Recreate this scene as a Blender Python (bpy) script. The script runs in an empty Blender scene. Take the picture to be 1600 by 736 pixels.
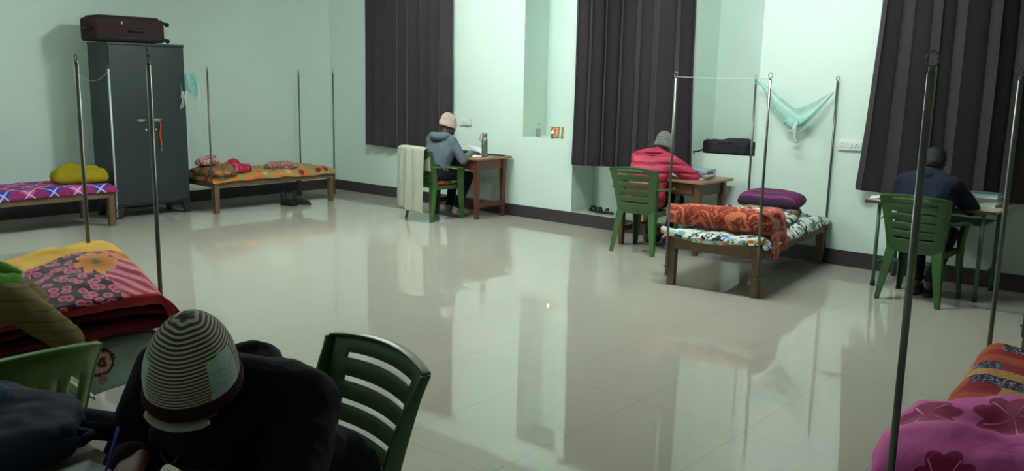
import bpy, bmesh, math, random
from mathutils import Vector, Matrix, noise
random.seed(4)
PI = math.pi
S = bpy.context.scene
COL = S.collection
# ------------------------------------------------------------------ camera
cd = bpy.data.cameras.new('camera'); cam = bpy.data.objects.new('camera', cd); COL.objects.link(cam)
cd.sensor_width = 36; cd.lens = 1355.4/1600*36; cd.clip_start = .05
_p, _r, _y = 0.176778, 0.018894, 0.714614
fw = Vector((-math.sin(_y)*math.cos(_p), math.cos(_y)*math.cos(_p), -math.sin(_p)))
rt = Vector((math.cos(_y), math.sin(_y), 0)); up = rt.cross(fw)
r_ = rt*math.cos(_r)+up*math.sin(_r); u_ = -rt*math.sin(_r)+up*math.cos(_r)
cam.matrix_world = Matrix(((r_.x, u_.x, -fw.x, 0), (r_.y, u_.y, -fw.y, 0), (r_.z, u_.z, -fw.z, 1.68), (0, 0, 0, 1)))
S.camera = cam
# ------------------------------------------------------------------ world, exposure, lamps
S.view_settings.view_transform = 'Standard'; S.view_settings.look = 'None'
S.view_settings.gamma = 1; S.view_settings.exposure = 2.12; S.view_settings.use_curve_mapping = False
w = bpy.data.worlds.new('world'); S.world = w; w.use_nodes = True
w.node_tree.nodes['Background'].inputs[0].default_value = (.02, .025, .03, 1)
w.node_tree.nodes['Background'].inputs[1].default_value = 0.3
# the room's lamps: bare fluorescent tubes under the ceiling, above the frame (place, radiant strength)
TUBES = [((-7.0, 5.7, 3.18), 165, 'fluorescent tube light on the ceiling above the left half of the open floor'),
         ((-3.2, 6.0, 3.18), 120, 'fluorescent tube light on the ceiling above the netted cot'),
         ((-7.4, 1.6, 3.18), 60, 'fluorescent tube light on the ceiling above the left-edge cots')]
# ------------------------------------------------------------------ node expressions
def lin(h):
    h = h.lstrip('#'); v = [int(h[i:i+2], 16)/255 for i in (0, 2, 4)]
    return tuple([(c/12.92 if c <= .04045 else ((c+.055)/1.055)**2.4) for c in v])+(1,)
class G:
    def __init__(s, name):
        s.m = bpy.data.materials.new(name); s.m.use_nodes = True; s.t = s.m.node_tree
        s.b = s.t.nodes['Principled BSDF']
    def n(s, typ, **k):
        nd = s.t.nodes.new(typ)
        for a, v in k.items(): setattr(nd, a, v)
        return nd
    def put(s, sock, v):
        if isinstance(v, X): s.t.links.new(v.s, sock)
        else: sock.default_value = v
    def math(s, op, *a):
        nd = s.n('ShaderNodeMath', operation=op)
        for i, v in enumerate(a): s.put(nd.inputs[i], v)
        return X(s, nd.outputs[0])
    def mix(s, f, a, b):
        nd = s.n('ShaderNodeMix', data_type='RGBA')
        s.put(nd.inputs[0], f); s.put(nd.inputs[6], lin(a) if isinstance(a, str) else a); s.put(nd.inputs[7], lin(b) if isinstance(b, str) else b)
        return X(s, nd.outputs[2])
    def coord(s, kind='UV'):
        return X(s, s.n('ShaderNodeTexCoord').outputs[kind])
    def sep(s, v):
        nd = s.n('ShaderNodeSeparateXYZ'); s.put(nd.inputs[0], v); return [X(s, o) for o in nd.outputs]
    def comb(s, x, y, z=0.0):
        nd = s.n('ShaderNodeCombineXYZ')
        for i, v in enumerate((x, y, z)): s.put(nd.inputs[i], v)
        return X(s, nd.outputs[0])
    def vadd(s, a, b):
        nd = s.n('ShaderNodeVectorMath', operation='ADD'); s.put(nd.inputs[0], a); s.put(nd.inputs[1], b); return X(s, nd.outputs[0])
    def noise(s, v, scale, detail=2, rough=.5, dist=0, col=False):
        nd = s.n('ShaderNodeTexNoise'); s.put(nd.inputs['Vector'], v); nd.inputs['Scale'].default_value = scale
        nd.inputs['Detail'].default_value = detail; nd.inputs['Roughness'].default_value = rough; nd.inputs['Distortion'].default_value = dist
        return X(s, nd.outputs[1 if col else 0])
    def warp(s, v, scale, amt):
        c = s.noise(v, scale, 2, col=True)
        nd = s.n('ShaderNodeVectorMath', operation='MULTIPLY_ADD'); s.put(nd.inputs[0], c); nd.inputs[1].default_value = (amt,)*3; nd.inputs[2].default_value = (-amt/2,)*3
        return s.vadd(v, X(s, nd.outputs[0]))
    def cells(s, v, scale, rnd=1.0, feat='F1'):
        nd = s.n('ShaderNodeTexVoronoi', feature=feat, voronoi_dimensions='2D'); s.put(nd.inputs['Vector'], v)
        nd.inputs['Scale'].default_value = scale; nd.inputs['Randomness'].default_value = rnd
        if feat == 'DISTANCE_TO_EDGE': return X(s, nd.outputs[0])
        p = X(s, nd.outputs['Position']); c = s.sep(X(s, nd.outputs['Color']))
        x, y, _ = s.sep(v); px, py, _ = s.sep(p)
        return X(s, nd.outputs[0]), (x-px)*scale, (y-py)*scale, c
    def bump(s, h, strength=.3, dist=.01):
        nd = s.n('ShaderNodeBump'); s.put(nd.inputs['Height'], h); nd.inputs['Strength'].default_value = strength; nd.inputs['Distance'].default_value = dist
        s.t.links.new(nd.outputs[0], s.b.inputs['Normal'])
    def done(s, col, rough=.8, metal=0, spec=.5, **k):
        s.put(s.b.inputs['Base Color'], lin(col) if isinstance(col, str) else col)
        s.put(s.b.inputs['Roughness'], rough); s.b.inputs['Metallic'].default_value = metal
        s.b.inputs['Specular IOR Level'].default_value = spec
        for a, v in k.items(): s.b.inputs[a.replace('_', ' ')].default_value = v
        return s.m
class X:
    def __init__(s, g, sock): s.g = g; s.s = sock
    def __add__(s, o): return s.g.math('ADD', s, o)
    def __radd__(s, o): return s.g.math('ADD', o, s)
    def __sub__(s, o): return s.g.math('SUBTRACT', s, o)
    def __rsub__(s, o): return s.g.math('SUBTRACT', o, s)
    def __mul__(s, o): return s.g.math('MULTIPLY', s, o)
    def __rmul__(s, o): return s.g.math('MULTIPLY', s, o)
    def __truediv__(s, o): return s.g.math('DIVIDE', s, o)
    def __lt__(s, o): return s.g.math('LESS_THAN', s, o)
    def __gt__(s, o): return s.g.math('GREATER_THAN', s, o)
    def f(s): return s.g.math('FRACT', s)
    def sin(s): return s.g.math('SINE', s)
    def cos(s): return s.g.math('COSINE', s)
    def abs(s): return s.g.math('ABSOLUTE', s)
    def sq(s): return s.g.math('SQRT', s)
    def fl(s): return s.g.math('FLOOR', s)
def atan2(a, b): return a.g.math('ARCTAN2', a, b)
def mx(a, b): return a.g.math('MAXIMUM', a, b)
def mn(a, b): return a.g.math('MINIMUM', a, b)

def m_plain(name, col, rough=.7, metal=0, spec=.5, ns=30, var=.06, bs=.15, bd=.004, kind='Object'):
    g = G(name); v = g.coord(kind); n = g.noise(v, ns, 3)
    g.bump(n, bs, bd)
    c = lin(col); dk = tuple(x*(1-var*2) for x in c[:3])+(1,); lt = tuple(min(1, x*(1+var)) for x in c[:3])+(1,)
    return g.done(g.mix(n, dk, lt), rough, metal, spec)
def m_cloth(name, col, ns=160, wr=9, rough=.9, var=.1, bd=.012):
    g = G(name); v = g.coord('Object'); a = g.noise(v, ns, 2); b = g.noise(v, wr, 3, .5, 1.2)
    g.bump(a*.06+b, .45, bd)
    c = lin(col); dk = tuple(x*(1-var) for x in c[:3])+(1,)
    return g.done(g.mix(a, dk, c), rough, 0, .2)
def m_wood(name, c1, c2, rough=.45, axis=2, sc=1.0):
    g = G(name); x, y, z = g.sep(g.coord('Object'))
    k = [12., 12., 12.]; k[axis] = 1.2
    v = g.comb(x*(k[0]*sc), y*(k[1]*sc), z*(k[2]*sc)); n = g.noise(v, 2.2, 5, .6, 1.5)
    g.bump(n, .15, .003)
    return g.done(g.mix(n, c1, c2), rough)
# ------------------------------------------------------------------ geometry helpers
def finish(o, label=None, cat=None, group=None, kind=None):
    if label: o['label'] = label
    if cat: o['category'] = cat
    if group: o['group'] = group
    if kind: o['kind'] = kind
    return o
def link(name, me, mat, parent=None, smooth=False):
    o = bpy.data.objects.new(name, me); COL.objects.link(o)
    if mat:
        for m_ in (mat if isinstance(mat, (list, tuple)) else [mat]): me.materials.append(m_)
    if parent: o.parent = parent
    if smooth:
        for p in me.polygons: p.use_smooth = True
    return o
def obj(name, bm, mat, parent=None, smooth=False, bevel=0):
    me = bpy.data.meshes.new(name); bmesh.ops.recalc_face_normals(bm, faces=bm.faces); bm.to_mesh(me); bm.free()
    o = link(name, me, mat, parent, smooth)
    if bevel:
        b = o.modifiers.new('bevel', 'BEVEL'); b.width = bevel; b.segments = 2; b.limit_method = 'ANGLE'
    return o
def empty(name, loc, rz, label, cat, group=None):
    o = bpy.data.objects.new(name, None); COL.objects.link(o); o.empty_display_size = .1
    o.location = loc; o.rotation_euler = (0, 0, rz); return finish(o, label, cat, group)
def copy_tree(o, parent=None):
    c = o.copy(); COL.objects.link(c)
    if parent: c.parent = parent
    for ch in list(o.children): copy_tree(ch, c)
    return c
def box(bm, x0, x1, y0, y1, z0, z1, m=None):
    vs = [bm.verts.new(Vector(p) if m is None else m @ Vector(p)) for p in
          ((x0, y0, z0), (x1, y0, z0), (x1, y1, z0), (x0, y1, z0), (x0, y0, z1), (x1, y0, z1), (x1, y1, z1), (x0, y1, z1))]
    for f in ((0, 3, 2, 1), (4, 5, 6, 7), (0, 1, 5, 4), (1, 2, 6, 5), (2, 3, 7, 6), (3, 0, 4, 7)): bm.faces.new([vs[i] for i in f])
    return bm
def B(*a, m=None): return box(bmesh.new(), *a, m=m)
def frame(d):
    d = Vector(d).normalized(); a = Vector((0, 0, 1)) if abs(d.z) < .9 else Vector((1, 0, 0))
    x = d.cross(a).normalized(); return x, d.cross(x).normalized()
def tube(bm, pts, rad, seg=10, flat=1.0, cap=True):
    pts = [Vector(p) for p in pts]; rings = []
    rr = rad if isinstance(rad, (list, tuple)) else [rad]*len(pts)
    x0, y0 = frame(pts[1]-pts[0])
    for i, p in enumerate(pts):
        d = (pts[min(i+1, len(pts)-1)]-pts[max(i-1, 0)]).normalized()
        x = (x0-d*x0.dot(d)).normalized(); y = d.cross(x); x0 = x
        rings.append([bm.verts.new(p+x*math.cos(2*PI*k/seg)*rr[i]+y*math.sin(2*PI*k/seg)*rr[i]*flat) for k in range(seg)])
    for a, b in zip(rings, rings[1:]):
        for k in range(seg): bm.faces.new((a[k], a[(k+1) % seg], b[(k+1) % seg], b[k]))
    if cap:
        bm.faces.new(rings[0][::-1]); bm.faces.new(rings[-1])
    return bm
def T(pts, rad, seg=10, flat=1.0): return tube(bmesh.new(), pts, rad, seg, flat)
def lathe(bm, prof, seg=24, m=None, sx=1, sy=1):
    rings = []
    for r, z in prof:
        rings.append([bm.verts.new((m or Matrix()) @ Vector((r*sx*math.cos(2*PI*k/seg), r*sy*math.sin(2*PI*k/seg), z))) for k in range(seg)])
    for a, b in zip(rings, rings[1:]):
        for k in range(seg): bm.faces.new((a[k], a[(k+1) % seg], b[(k+1) % seg], b[k]))
    bm.faces.new(rings[0][::-1]); bm.faces.new(rings[-1]); return bm
def prism(bm, a, b):          # a, b: lists of points (bottom outline, top outline)
    A = [bm.verts.new(p) for p in a]; Bv = [bm.verts.new(p) for p in b]; n = len(a)
    bm.faces.new(A[::-1]); bm.faces.new(Bv)
    for i in range(n): bm.faces.new((A[i], A[(i+1) % n], Bv[(i+1) % n], Bv[i]))
    return bm
def taper(bm, p, q, wp, wq):  # box strut between two points, (sx, sy) sizes at each end
    a = [Vector(p)+Vector((sx*wp[0]/2, sy*wp[1]/2, 0)) for sx, sy in ((-1, -1), (1, -1), (1, 1), (-1, 1))]
    b = [Vector(q)+Vector((sx*wq[0]/2, sy*wq[1]/2, 0)) for sx, sy in ((-1, -1), (1, -1), (1, 1), (-1, 1))]
    return prism(bm, a, b)
def sheet(name, nu, nv, fn, mat, parent=None, thick=.006, uvs=(1, 1), sub=1, closed_u=False):
    bm = bmesh.new(); uv = bm.loops.layers.uv.new('UVMap'); V = []
    for j in range(nv+1):
        V.append([bm.verts.new(fn(i/nu, j/nv)) for i in range(nu+1)])
    for j in range(nv):
        for i in range(nu):
            f = bm.faces.new((V[j][i], V[j][i+1], V[j+1][i+1], V[j+1][i]))
            for l, (a, b) in zip(f.loops, ((i, j), (i+1, j), (i+1, j+1), (i, j+1))): l[uv].uv = (a/nu*uvs[0], b/nv*uvs[1])
    me = bpy.data.meshes.new(name); bm.to_mesh(me); bm.free(); o = link(name, me, mat, parent, True)
    if thick:
        s = o.modifiers.new('s', 'SOLIDIFY'); s.thickness = thick; s.offset = -1
    if sub:
        s = o.modifiers.new('ss', 'SUBSURF'); s.levels = sub; s.render_levels = sub
    return o
def nz(x, y, z=0, s=1.0): return noise.noise(Vector((x*s, y*s, z)))
def cushion(name, L, W, H, mat, seed=0, amp=.02, ns=6, px=4, flat=.35, parent=None, N=36, low=.5):
    """soft closed body: two skins meeting at a seam; flat = how much lies below the seam"""
    bm = bmesh.new(); uv = bm.loops.layers.uv.new('UVMap'); top = {}; bot = {}
    for j in range(N+1):
        for i in range(N+1):
            u = -1+2*i/N; v = -1+2*j/N
            # round the corners a little
            k = 1-.07*(u*u*v*v); x = u*L/2*k; y = v*W/2*k
            t = max(0, (1-abs(u)**px)*(1-abs(v)**px))**low
            n = nz(x, y, seed, ns)*amp*(.3+t)+nz(x, y, seed+9, ns*2.7)*amp*.4*(.3+t)
            e = nz(u*2, v*2, seed+5)*.03
            top[i, j] = bm.verts.new((x+e*L*.4, y+e*W*.4, H*flat+t*H*(1-flat)+n))
            bot[i, j] = top[i, j] if i in (0, N) or j in (0, N) else bm.verts.new((x, y, H*flat*(1-t**.5)))
    for j in range(N):
        for i in range(N):
            ij = ((i, j), (i+1, j), (i+1, j+1), (i, j+1))
            for D, rev in ((top, 0), (bot, 1)):
                ks = ij[::-1] if rev else ij
                f = bm.faces.new([D[k] for k in ks]); f.smooth = True
                for l, k in zip(f.loops, ks): l[uv].uv = (k[0]/N*L, k[1]/N*W+(2 if rev else 0))
    me = bpy.data.meshes.new(name); bm.to_mesh(me); bm.free(); o = link(name, me, mat, parent)
    return o
def place(o, loc, rz=0, rx=0, ry=0): o.location = loc; o.rotation_euler = (rx, ry, rz); return o
def disp(o, strength, size, mid=.5):
    t = bpy.data.textures.new('wrinkle', 'CLOUDS'); t.noise_scale = size
    d = o.modifiers.new('d', 'DISPLACE'); d.texture = t; d.strength = strength; d.mid_level = mid; return o
def hull(bm, pts):            # pts: [(p, r)...] -> convex hull of the spheres
    t = bmesh.new()
    for p, r in pts:
        bmesh.ops.create_icosphere(t, subdivisions=2, radius=r, matrix=Matrix.Translation(p))
    g = bmesh.ops.convex_hull(t, input=t.verts)
    junk = [e for e in set(g['geom_interior']+g['geom_unused']) if isinstance(e, bmesh.types.BMVert)]
    bmesh.ops.delete(t, geom=junk, context='VERTS')
    me = bpy.data.meshes.new('t'); t.to_mesh(me); t.free(); bm.from_mesh(me); bpy.data.meshes.remove(me)
def ell(bm, c, r, rot=None):
    m = Matrix.Translation(c) @ (rot or Matrix()) @ Matrix.Diagonal((*r, 1))
    bmesh.ops.create_icosphere(bm, subdivisions=3, radius=1, matrix=m)
def chain(bm, pts):
    for a, b in zip(pts, pts[1:]): hull(bm, [a, b])
def flesh(name, bm, mat, parent, voxel=.01, smooth=4, fac=.5):
    me = bpy.data.meshes.new(name); bm.to_mesh(me); bm.free(); o = link(name, me, mat, parent)
    r = o.modifiers.new('r', 'REMESH'); r.mode = 'VOXEL'; r.voxel_size = voxel; r.use_smooth_shade = True
    s = o.modifiers.new('s', 'SMOOTH'); s.factor = fac; s.iterations = smooth
    return o
# ------------------------------------------------------------------ materials
g = G('mint_wall_paint'); v = g.coord('Object'); n = g.noise(v, 1.3, 3, .6); n2 = g.noise(v, 60, 3)
g.bump(n2, .06, .003); M_wall = g.done(g.mix(n, '#CDE0D6', '#D5E7DE'), .55, 0, .35)
M_ceil = m_plain('ceiling_paint', '#E4EAE6', .8)
M_base = m_plain('dark_baseboard', '#3B3237', .3, ns=8, var=.1, bs=.03)
g = G('glossy_floor_tile'); v = g.coord('Object'); x, y, z = g.sep(v)
gx = ((x+1.77)/.6).f(); gy = ((y-.2)/1.2).f()
line = mx(mx(gx < .0025, gx > .9975), mx(gy < .0013, gy > .9987))
n = g.noise(v, .9, 4, .6); n2 = g.noise(v, 5, 3, .5)
base = g.mix(n, '#B0ABA0', '#BAB5AA')
g.bump(g.noise(v, 2.0, 2, .5), .035, .02)
M_floor = g.done(g.mix(line*.55, base, '#6f6a62'), n2*.02+.018, 0, .78)
M_curt = None
def curtain_mat():
    g = G('aubergine_curtain'); x, y, z = g.sep(g.coord('Object')); n = g.noise(g.comb(x*90, y*90, z*25), 3, 2)
    g.bump(n, .15, .002)
    return g.done(g.mix(n, '#1E161C', '#2C2027'), .7, 0, .4, Sheen_Weight=.12)
M_curt = curtain_mat()
M_locker = m_plain('dark_teal_enamel', '#1F2B2C', .42, 0, .5, ns=14, var=.06, bs=.05)
M_chrome = m_plain('chrome', '#BFC3C2', .25, 1, ns=20, bs=.02)
M_steel = m_plain('brushed_steel', '#A9ADAB', .32, 1, ns=60, var=.1, bs=.05)
M_pole = m_plain('steel_pole', '#6C7068', .36, .85, ns=20, bs=.03)
M_white_pole = m_plain('white_painted_pole', '#C9CFD2', .4, .2, ns=20, bs=.03)
M_green = m_plain('green_plastic', '#3A5E2E', .36, 0, .5, ns=12, var=.05, bs=.03)
M_green_dk = m_plain('dark_green_plastic', '#2C5223', .38, 0, .5, ns=12, var=.05, bs=.03)
M_green_y = m_plain('yellow_green_plastic', '#4C7829', .36, 0, .5, ns=12, var=.05, bs=.03)
M_emb = m_plain('pale_embossing', '#7F9A6B', .5)
M_wood_bed = m_wood('bed_wood', '#54402E', '#735A40', .6)
M_wood_ply = m_wood('bed_plywood', '#5E4A34', '#7C6448', .6, 0)
M_wood_desk = m_wood('reddish_desk_wood', '#4A241B', '#6E3A29', .35)
M_wood_desk2 = m_wood('brown_desk_wood', '#4B3024', '#6F4A33', .35)
M_top1 = m_wood('worn_desk_top', '#7E5A40', '#A07A58', .35, 0)
M_cream = m_plain('cream_laminate', '#C9C2A8', .4, ns=9)
M_edge = m_plain('brown_edge_band', '#4A3428', .5)
M_gsteel = m_plain('green_enamel_tube', '#4A6B58', .45, .1)
M_rubber = m_plain('black_rubber', '#141415', .7)
M_skin = m_plain('brown_skin', '#5E3C2E', .55, 0, .4, ns=40, var=.06)
M_skin2 = m_plain('mid_brown_skin', '#7A5240', .55, 0, .4, ns=40, var=.06)
M_hair = m_plain('black_hair', '#0E0D10', .6, ns=180, var=.3, bs=.6, bd=.01)
M_eye = m_plain('eye_white', '#C9C5BD', .2); M_iris = m_plain('dark_iris', '#150D0A', .2)
M_lip = m_plain('lip', '#5A322C', .5)
M_paper = m_plain('white_paper', '#DDE3E4', .8, var=.03)
M_black = m_plain('black_fabric', '#15181C', .8, ns=120, var=.2)
M_swplate = m_plain('white_plastic', '#D6DEDA', .35)
M_dark = m_plain('dark_socket', '#1F2220', .6)
# ------------------------------------------------------------------ the room
XL, XR, YB, YF, ZC = -10.8, 3.2, 8.2, -2.2, 3.3
finish(obj('floor', B(XL-.2, XR+.2, YF-.2, YB+.7, -.12, 0), M_floor), kind='structure')
finish(obj('ceiling', B(XL-.2, XR+.2, YF-.2, YB+.7, ZC, ZC+.12), M_ceil), kind='structure')
finish(obj('wall_left', B(XL-.15, XL, YF-.15, YB, 0, ZC), M_wall), kind='structure')
finish(obj('wall_right', B(XR, XR+.15, YF-.15, YB, 0, ZC), M_wall), kind='structure')
finish(obj('wall_front', B(XL, XR, YF-.15, YF, 0, ZC), M_wall), kind='structure')
D = .45
OPEN = [(-6.97, -6.33, 1.0, 2.95), (-6.19, -4.80, .148, 2.95), (-4.61, -3.90, .965, 2.95)]
bm = bmesh.new()
xs = sorted({XL-.15, XR+.15, *[o[0] for o in OPEN], *[o[1] for o in OPEN]})
for a, b in zip(xs, xs[1:]):
    hit = [o for o in OPEN if abs(o[0]-a) < 1e-6]
    if hit:
        o = hit[0]; box(bm, a, b, YB, YB+D, 0, o[2]); box(bm, a, b, YB, YB+D, o[3], ZC)
    else: box(bm, a, b, YB, YB+D, 0, ZC)
box(bm, XL-.15, XR+.15, YB+D, YB+D+.12, 0, ZC)
finish(obj('wall_back', bm, M_wall), kind='structure')
# recess floor of the slipper alcove: pale stone sill
finish(obj('trim_1', B(-6.188, -4.802, YB-.012, YB+D-.002, .149, .162), m_plain('stone_sill', '#A7ADA0', .3)), kind='structure')
finish(obj('baseboard_back', B(XL+.013, XR, YB-.012, YB-.0005, 0, .148), M_base), kind='structure')
finish(obj('baseboard_left', B(XL+.0005, XL+.012, YF, YB-.013, 0, .148), M_base), kind='structure')
# tube lights (above the frame)
def tube_light(loc, strength, label):
    g = G('lit_tube'); g.b.inputs['Emission Color'].default_value = (.90, 1, .95, 1); g.b.inputs['Emission Strength'].default_value = strength
    mt = g.done('#FFFFFF', .4)
    t = empty('tube_light', loc, 0, label, 'light', 'fluorescent tube lights')
    obj('housing', B(-.62, .62, -.025, .025, .045, .115), M_swplate, t, bevel=.004)
    obj('tube', T([(-.58, 0, 0), (.58, 0, 0)], .013, 12), mt, t, True)
    for s in (-1, 1): obj('lamp_holder', B(s*.6-.02, s*.6+.02, -.02, .02, -.02, .045), M_swplate, t, bevel=.003)
for tl in TUBES: tube_light(*tl)
# ------------------------------------------------------------------ curtains
def curtain(x0, x1, zb, seed, label, y=8.09, flare=.03, folds=8):
    t = empty('curtain', ((x0+x1)/2, y, zb), 0, label, 'curtain', 'aubergine eyelet curtains')
    W = x1-x0; Hh = 2.98-zb; rnd = random.Random(seed)
    ph = [rnd.uniform(-.5, .5) for _ in range(folds*2+3)]
    def fn(u, v):
        k = u*folds; i = int(k); w_ = k+.32*(ph[i]*(1-(k-i))+ph[i+1]*(k-i))
        zz = v*Hh; low = (1-v)
        amp = .052+.014*math.sin(u*9+seed)
        yy = -amp*math.sin(2*PI*w_)-.02*low*math.sin(u*5+seed)
        edge = flare*(1-v)**2*(-1 if u < .5 else 1)*abs(2*u-1)**3
        xx = -W/2+u*W+.022*math.sin(4*PI*w_)+edge+.012*nz(u*6, v*2, seed)
        return (xx, yy, zz+.006*math.sin(2*PI*w_)+.012*math.sin(u*7+seed)*low)
    sheet('curtain_cloth', folds*14, 24, fn, M_curt, t, .004, sub=1)
    obj('curtain_rod', T([(-W/2-.12, 0, Hh+.02), (W/2+.12, 0, Hh+.02)], .013, 12), M_steel, t, True)
    for s in (-1, 1):
        obj('rod_bracket', B(s*(W/2+.08)-.015, s*(W/2+.08)+.015, -.01, .105, Hh, Hh+.04), M_steel, t)
curtain(-9.81, -8.12, .72, 1, 'dark aubergine curtain behind the desk of the grey-hooded person, nearest the room corner', flare=.0, folds=8)
curtain(-6.10, -4.60, .73, 5, 'dark aubergine curtain behind the person in the pink jacket', flare=.05, folds=7)
curtain(-2.74, -.95, .74, 9, 'dark aubergine curtain behind the desk with green steel legs', flare=.10, folds=8)
# ------------------------------------------------------------------ plastic chairs
def make_chair(label, mat=M_green, vertical=False, group='green moulded plastic chairs'):
    t = empty('plastic_chair', (0, 0, 0), 0, label, 'chair', group)
    # backrest
    N = 28; rows = []
    z0, z1 = .40, .845
    def P(u, v):            # u -1..1, v 0..1
        z = z0+(z1-z0)*v
        hw = .205+.055*v**1.5
        arch = .022*(1-u*u)*v**3
        y = -.20-.10*v**1.1-.045*(1-u*u)*(.6+.4*v)+.02*max(0, v-.85)*-3
        return Vector((u*hw, y, z+arch))
    bm = bmesh.new()
    if not vertical:
        vs = [0]; cut = []
        nslot = 5; a, b = .14, .90; step = (b-a)/nslot; gap = .21*step
        for k in range(nslot):
            s0 = a+(k+.70)*step
            vs += [s0-.28*step, s0, s0+gap]; cut.append(s0)
        vs += [.95, 1.0]
        vs = sorted(set(vs))
        grid = [[bm.verts.new(P(-1+2*i/N, v-.014*math.cos((-1+2*i/N)*1.4)*0)) for i in range(N+1)] for v in vs]
        for j in range(len(vs)-1):
            for i in range(N):
                uc = -1+2*(i+.5)/N
                if any(abs(vs[j]-c_) < 1e-6 for c_ in cut) and abs(uc) < .70: continue
                bm.faces.new((grid[j][i], grid[j][i+1], grid[j+1][i+1], grid[j+1][i]))
    else:
        us = [-1, -.84]
        for k in range(7):
            c_ = -.72+k*.24; us += [c_-.04, c_+.04]
        us += [.84, 1]; vs = [0, .12]+[.12+.68*k/8 for k in range(1, 9)]+[.9, 1]
        grid = [[bm.verts.new(P(u, v)) for u in us] for v in vs]
        for j in range(len(vs)-1):
            for i in range(len(us)-1):
                w_ = us[i+1]-us[i]
                if w_ < .1 and .1 < (vs[j]+vs[j+1])/2 < .8: continue
                bm.faces.new((grid[j][i], grid[j][i+1], grid[j+1][i+1], grid[j+1][i]))
    o = obj('backrest', bm, mat, t, True)
    s = o.modifiers.new('s', 'SOLIDIFY'); s.thickness = .012; s.offset = 0
    b_ = o.modifiers.new('b', 'BEVEL'); b_.width = .002; b_.segments = 1
    # side flanges of the back: a lip that runs down both edges and over the top
    for sd in (-1, 1):
        bm = bmesh.new(); pr = []
        for k in range(13):
            v = k/12; p = P(sd*1.0, v); wd = .032+.028*math.sin(PI*min(1, v*1.1))
            pr.append([bm.verts.new(p+Vector(q)) for q in ((sd*.008, -.006, 0), (sd*.008, wd, 0), (-sd*.004, wd, 0), (-sd*.004, -.006, 0))])
        for A, Bq in zip(pr, pr[1:]):
            for q in range(4): bm.faces.new((A[q], A[(q+1) % 4], Bq[(q+1) % 4], Bq[q]))
        bm.faces.new(pr[0]); bm.faces.new(pr[-1][::-1])
        obj('back_flange', bm, mat, t, True, .002)
    bm = bmesh.new(); pr = []
    for k in range(21):
        u = -1+k/10; p = P(u, 1)
        pr.append([bm.verts.new(p+Vector(q)) for q in ((0, -.009, -.006), (0, .022, -.002), (0, .022, .006), (0, -.009, .006))])
    for A, Bq in zip(pr, pr[1:]):
        for q in range(4): bm.faces.new((A[q], A[(q+1) % 4], Bq[(q+1) % 4], Bq[q]))
    bm.faces.new(pr[0]); bm.faces.new(pr[-1][::-1]); obj('top_lip', bm, mat, t, True, .002)
    # small embossed marks on the rear of the top rail
    bm = bmesh.new(); rn = random.Random(3); x = -.15 if not vertical else 9
    while x < .13:
        wd = rn.choice((.012, .015, .018)); c_ = P(x/.25, .955)
        if rn.random() > .12:
            for kx in (0, 1): box(bm, c_.x+kx*wd*.7, c_.x+kx*wd*.7+.004, c_.y-.012, c_.y-.006, c_.z-.008, c_.z+.008)
            zz = rn.choice((-.008, -.002, .005)); box(bm, c_.x, c_.x+wd*.7, c_.y-.012, c_.y-.006, c_.z+zz, c_.z+zz+.003)
        x += wd+.006
    if not vertical: obj('embossed_mark', bm, M_emb, t)
    # seat
    def sf(u, v):
        x = (u-.5)*(.42+.05*v); y = -.21+.44*v
        z = .425-.014*math.sin(PI*u)*math.sin(PI*min(1, v*1.05))-.03*max(0, v-.86)**1.2*5
        return (x, y, z)
    o = sheet('seat', 14, 14, sf, mat, t, .012, sub=1)
    bm = bmesh.new(); box(bm, -.215, -.205, -.2, .21, .375, .42); box(bm, .205, .215, -.2, .21, .375, .42)
    box(bm, -.205, .205, .205, .215, .37, .41); obj('seat_apron', bm, mat, t, False, .003)
    # legs
    for sd in (-1, 1):
        bm = bmesh.new()     # rear leg: an L section that tapers to the foot
        def L(x, y, z, w_, th, sy): return [Vector(q) for q in ((x, y, z), (x-sd*w_, y, z), (x-sd*w_, y+sy*th, z), (x-sd*th, y+sy*th, z), (x-sd*th, y+sy*w_*.8, z), (x, y+sy*w_*.8, z))]
        secs = [L(sd*.25, -.28, 0, .038, .012, 1), L(sd*.232, -.25, .22, .062, .012, 1), L(sd*.212, -.215, .44, .085, .012, 1)]
        rings = [[bm.verts.new(p) for p in s_] for s_ in secs]
        for A, Bq in zip(rings, rings[1:]):
            for q in range(6): bm.faces.new((A[q], A[(q+1) % 6], Bq[(q+1) % 6], Bq[q]))
        bm.faces.new(rings[0]); bm.faces.new(rings[-1][::-1]); obj('leg', bm, mat, t, False, .002)
        bm = bmesh.new()     # front leg climbs to the arm
        def Lf(x, y, z, w_, th): return [Vector(q) for q in ((x, y, z), (x, y-w_, z), (x-sd*th, y-w_, z), (x-sd*th, y-th, z), (x-sd*w_*.6, y-th, z), (x-sd*w_*.6, y, z))]
        secs = [Lf(sd*.25, .255, 0, .05, .012), Lf(sd*.24, .25, .3, .09, .012), Lf(sd*.245, .24, .5, .10, .012), Lf(sd*.275, .23, .635, .115, .012)]
        rings = [[bm.verts.new(p) for p in s_] for s_ in secs]
        for A, Bq in zip(rings, rings[1:]):
            for q in range(6): bm.faces.new((A[q], A[(q+1) % 6], Bq[(q+1) % 6], Bq[q]))
        bm.faces.new(rings[0]); bm.faces.new(rings[-1][::-1]); obj('leg', bm, mat, t, False, .002)
        def af(u, v):
            y = -.26+.49*v; cx_ = sd*(.240+.035*math.sin(PI*min(1, v*.9))+.01*v); hw = .024+.018*v
            return (cx_+(u-.5)*2*hw, y, .665-.03*v+.012*math.sin(PI*v)-.02*abs(2*u-1)**3-.03*max(0, v-.9)*4)
        sheet('armrest', 5, 14, af, mat, t, .01, sub=1)
    return t
PIC = 0
ch2 = make_chair('green plastic armchair with slotted back under the person in the pink jacket')
place(ch2, (-4.68, 7.46, 0), math.radians(4))
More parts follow.
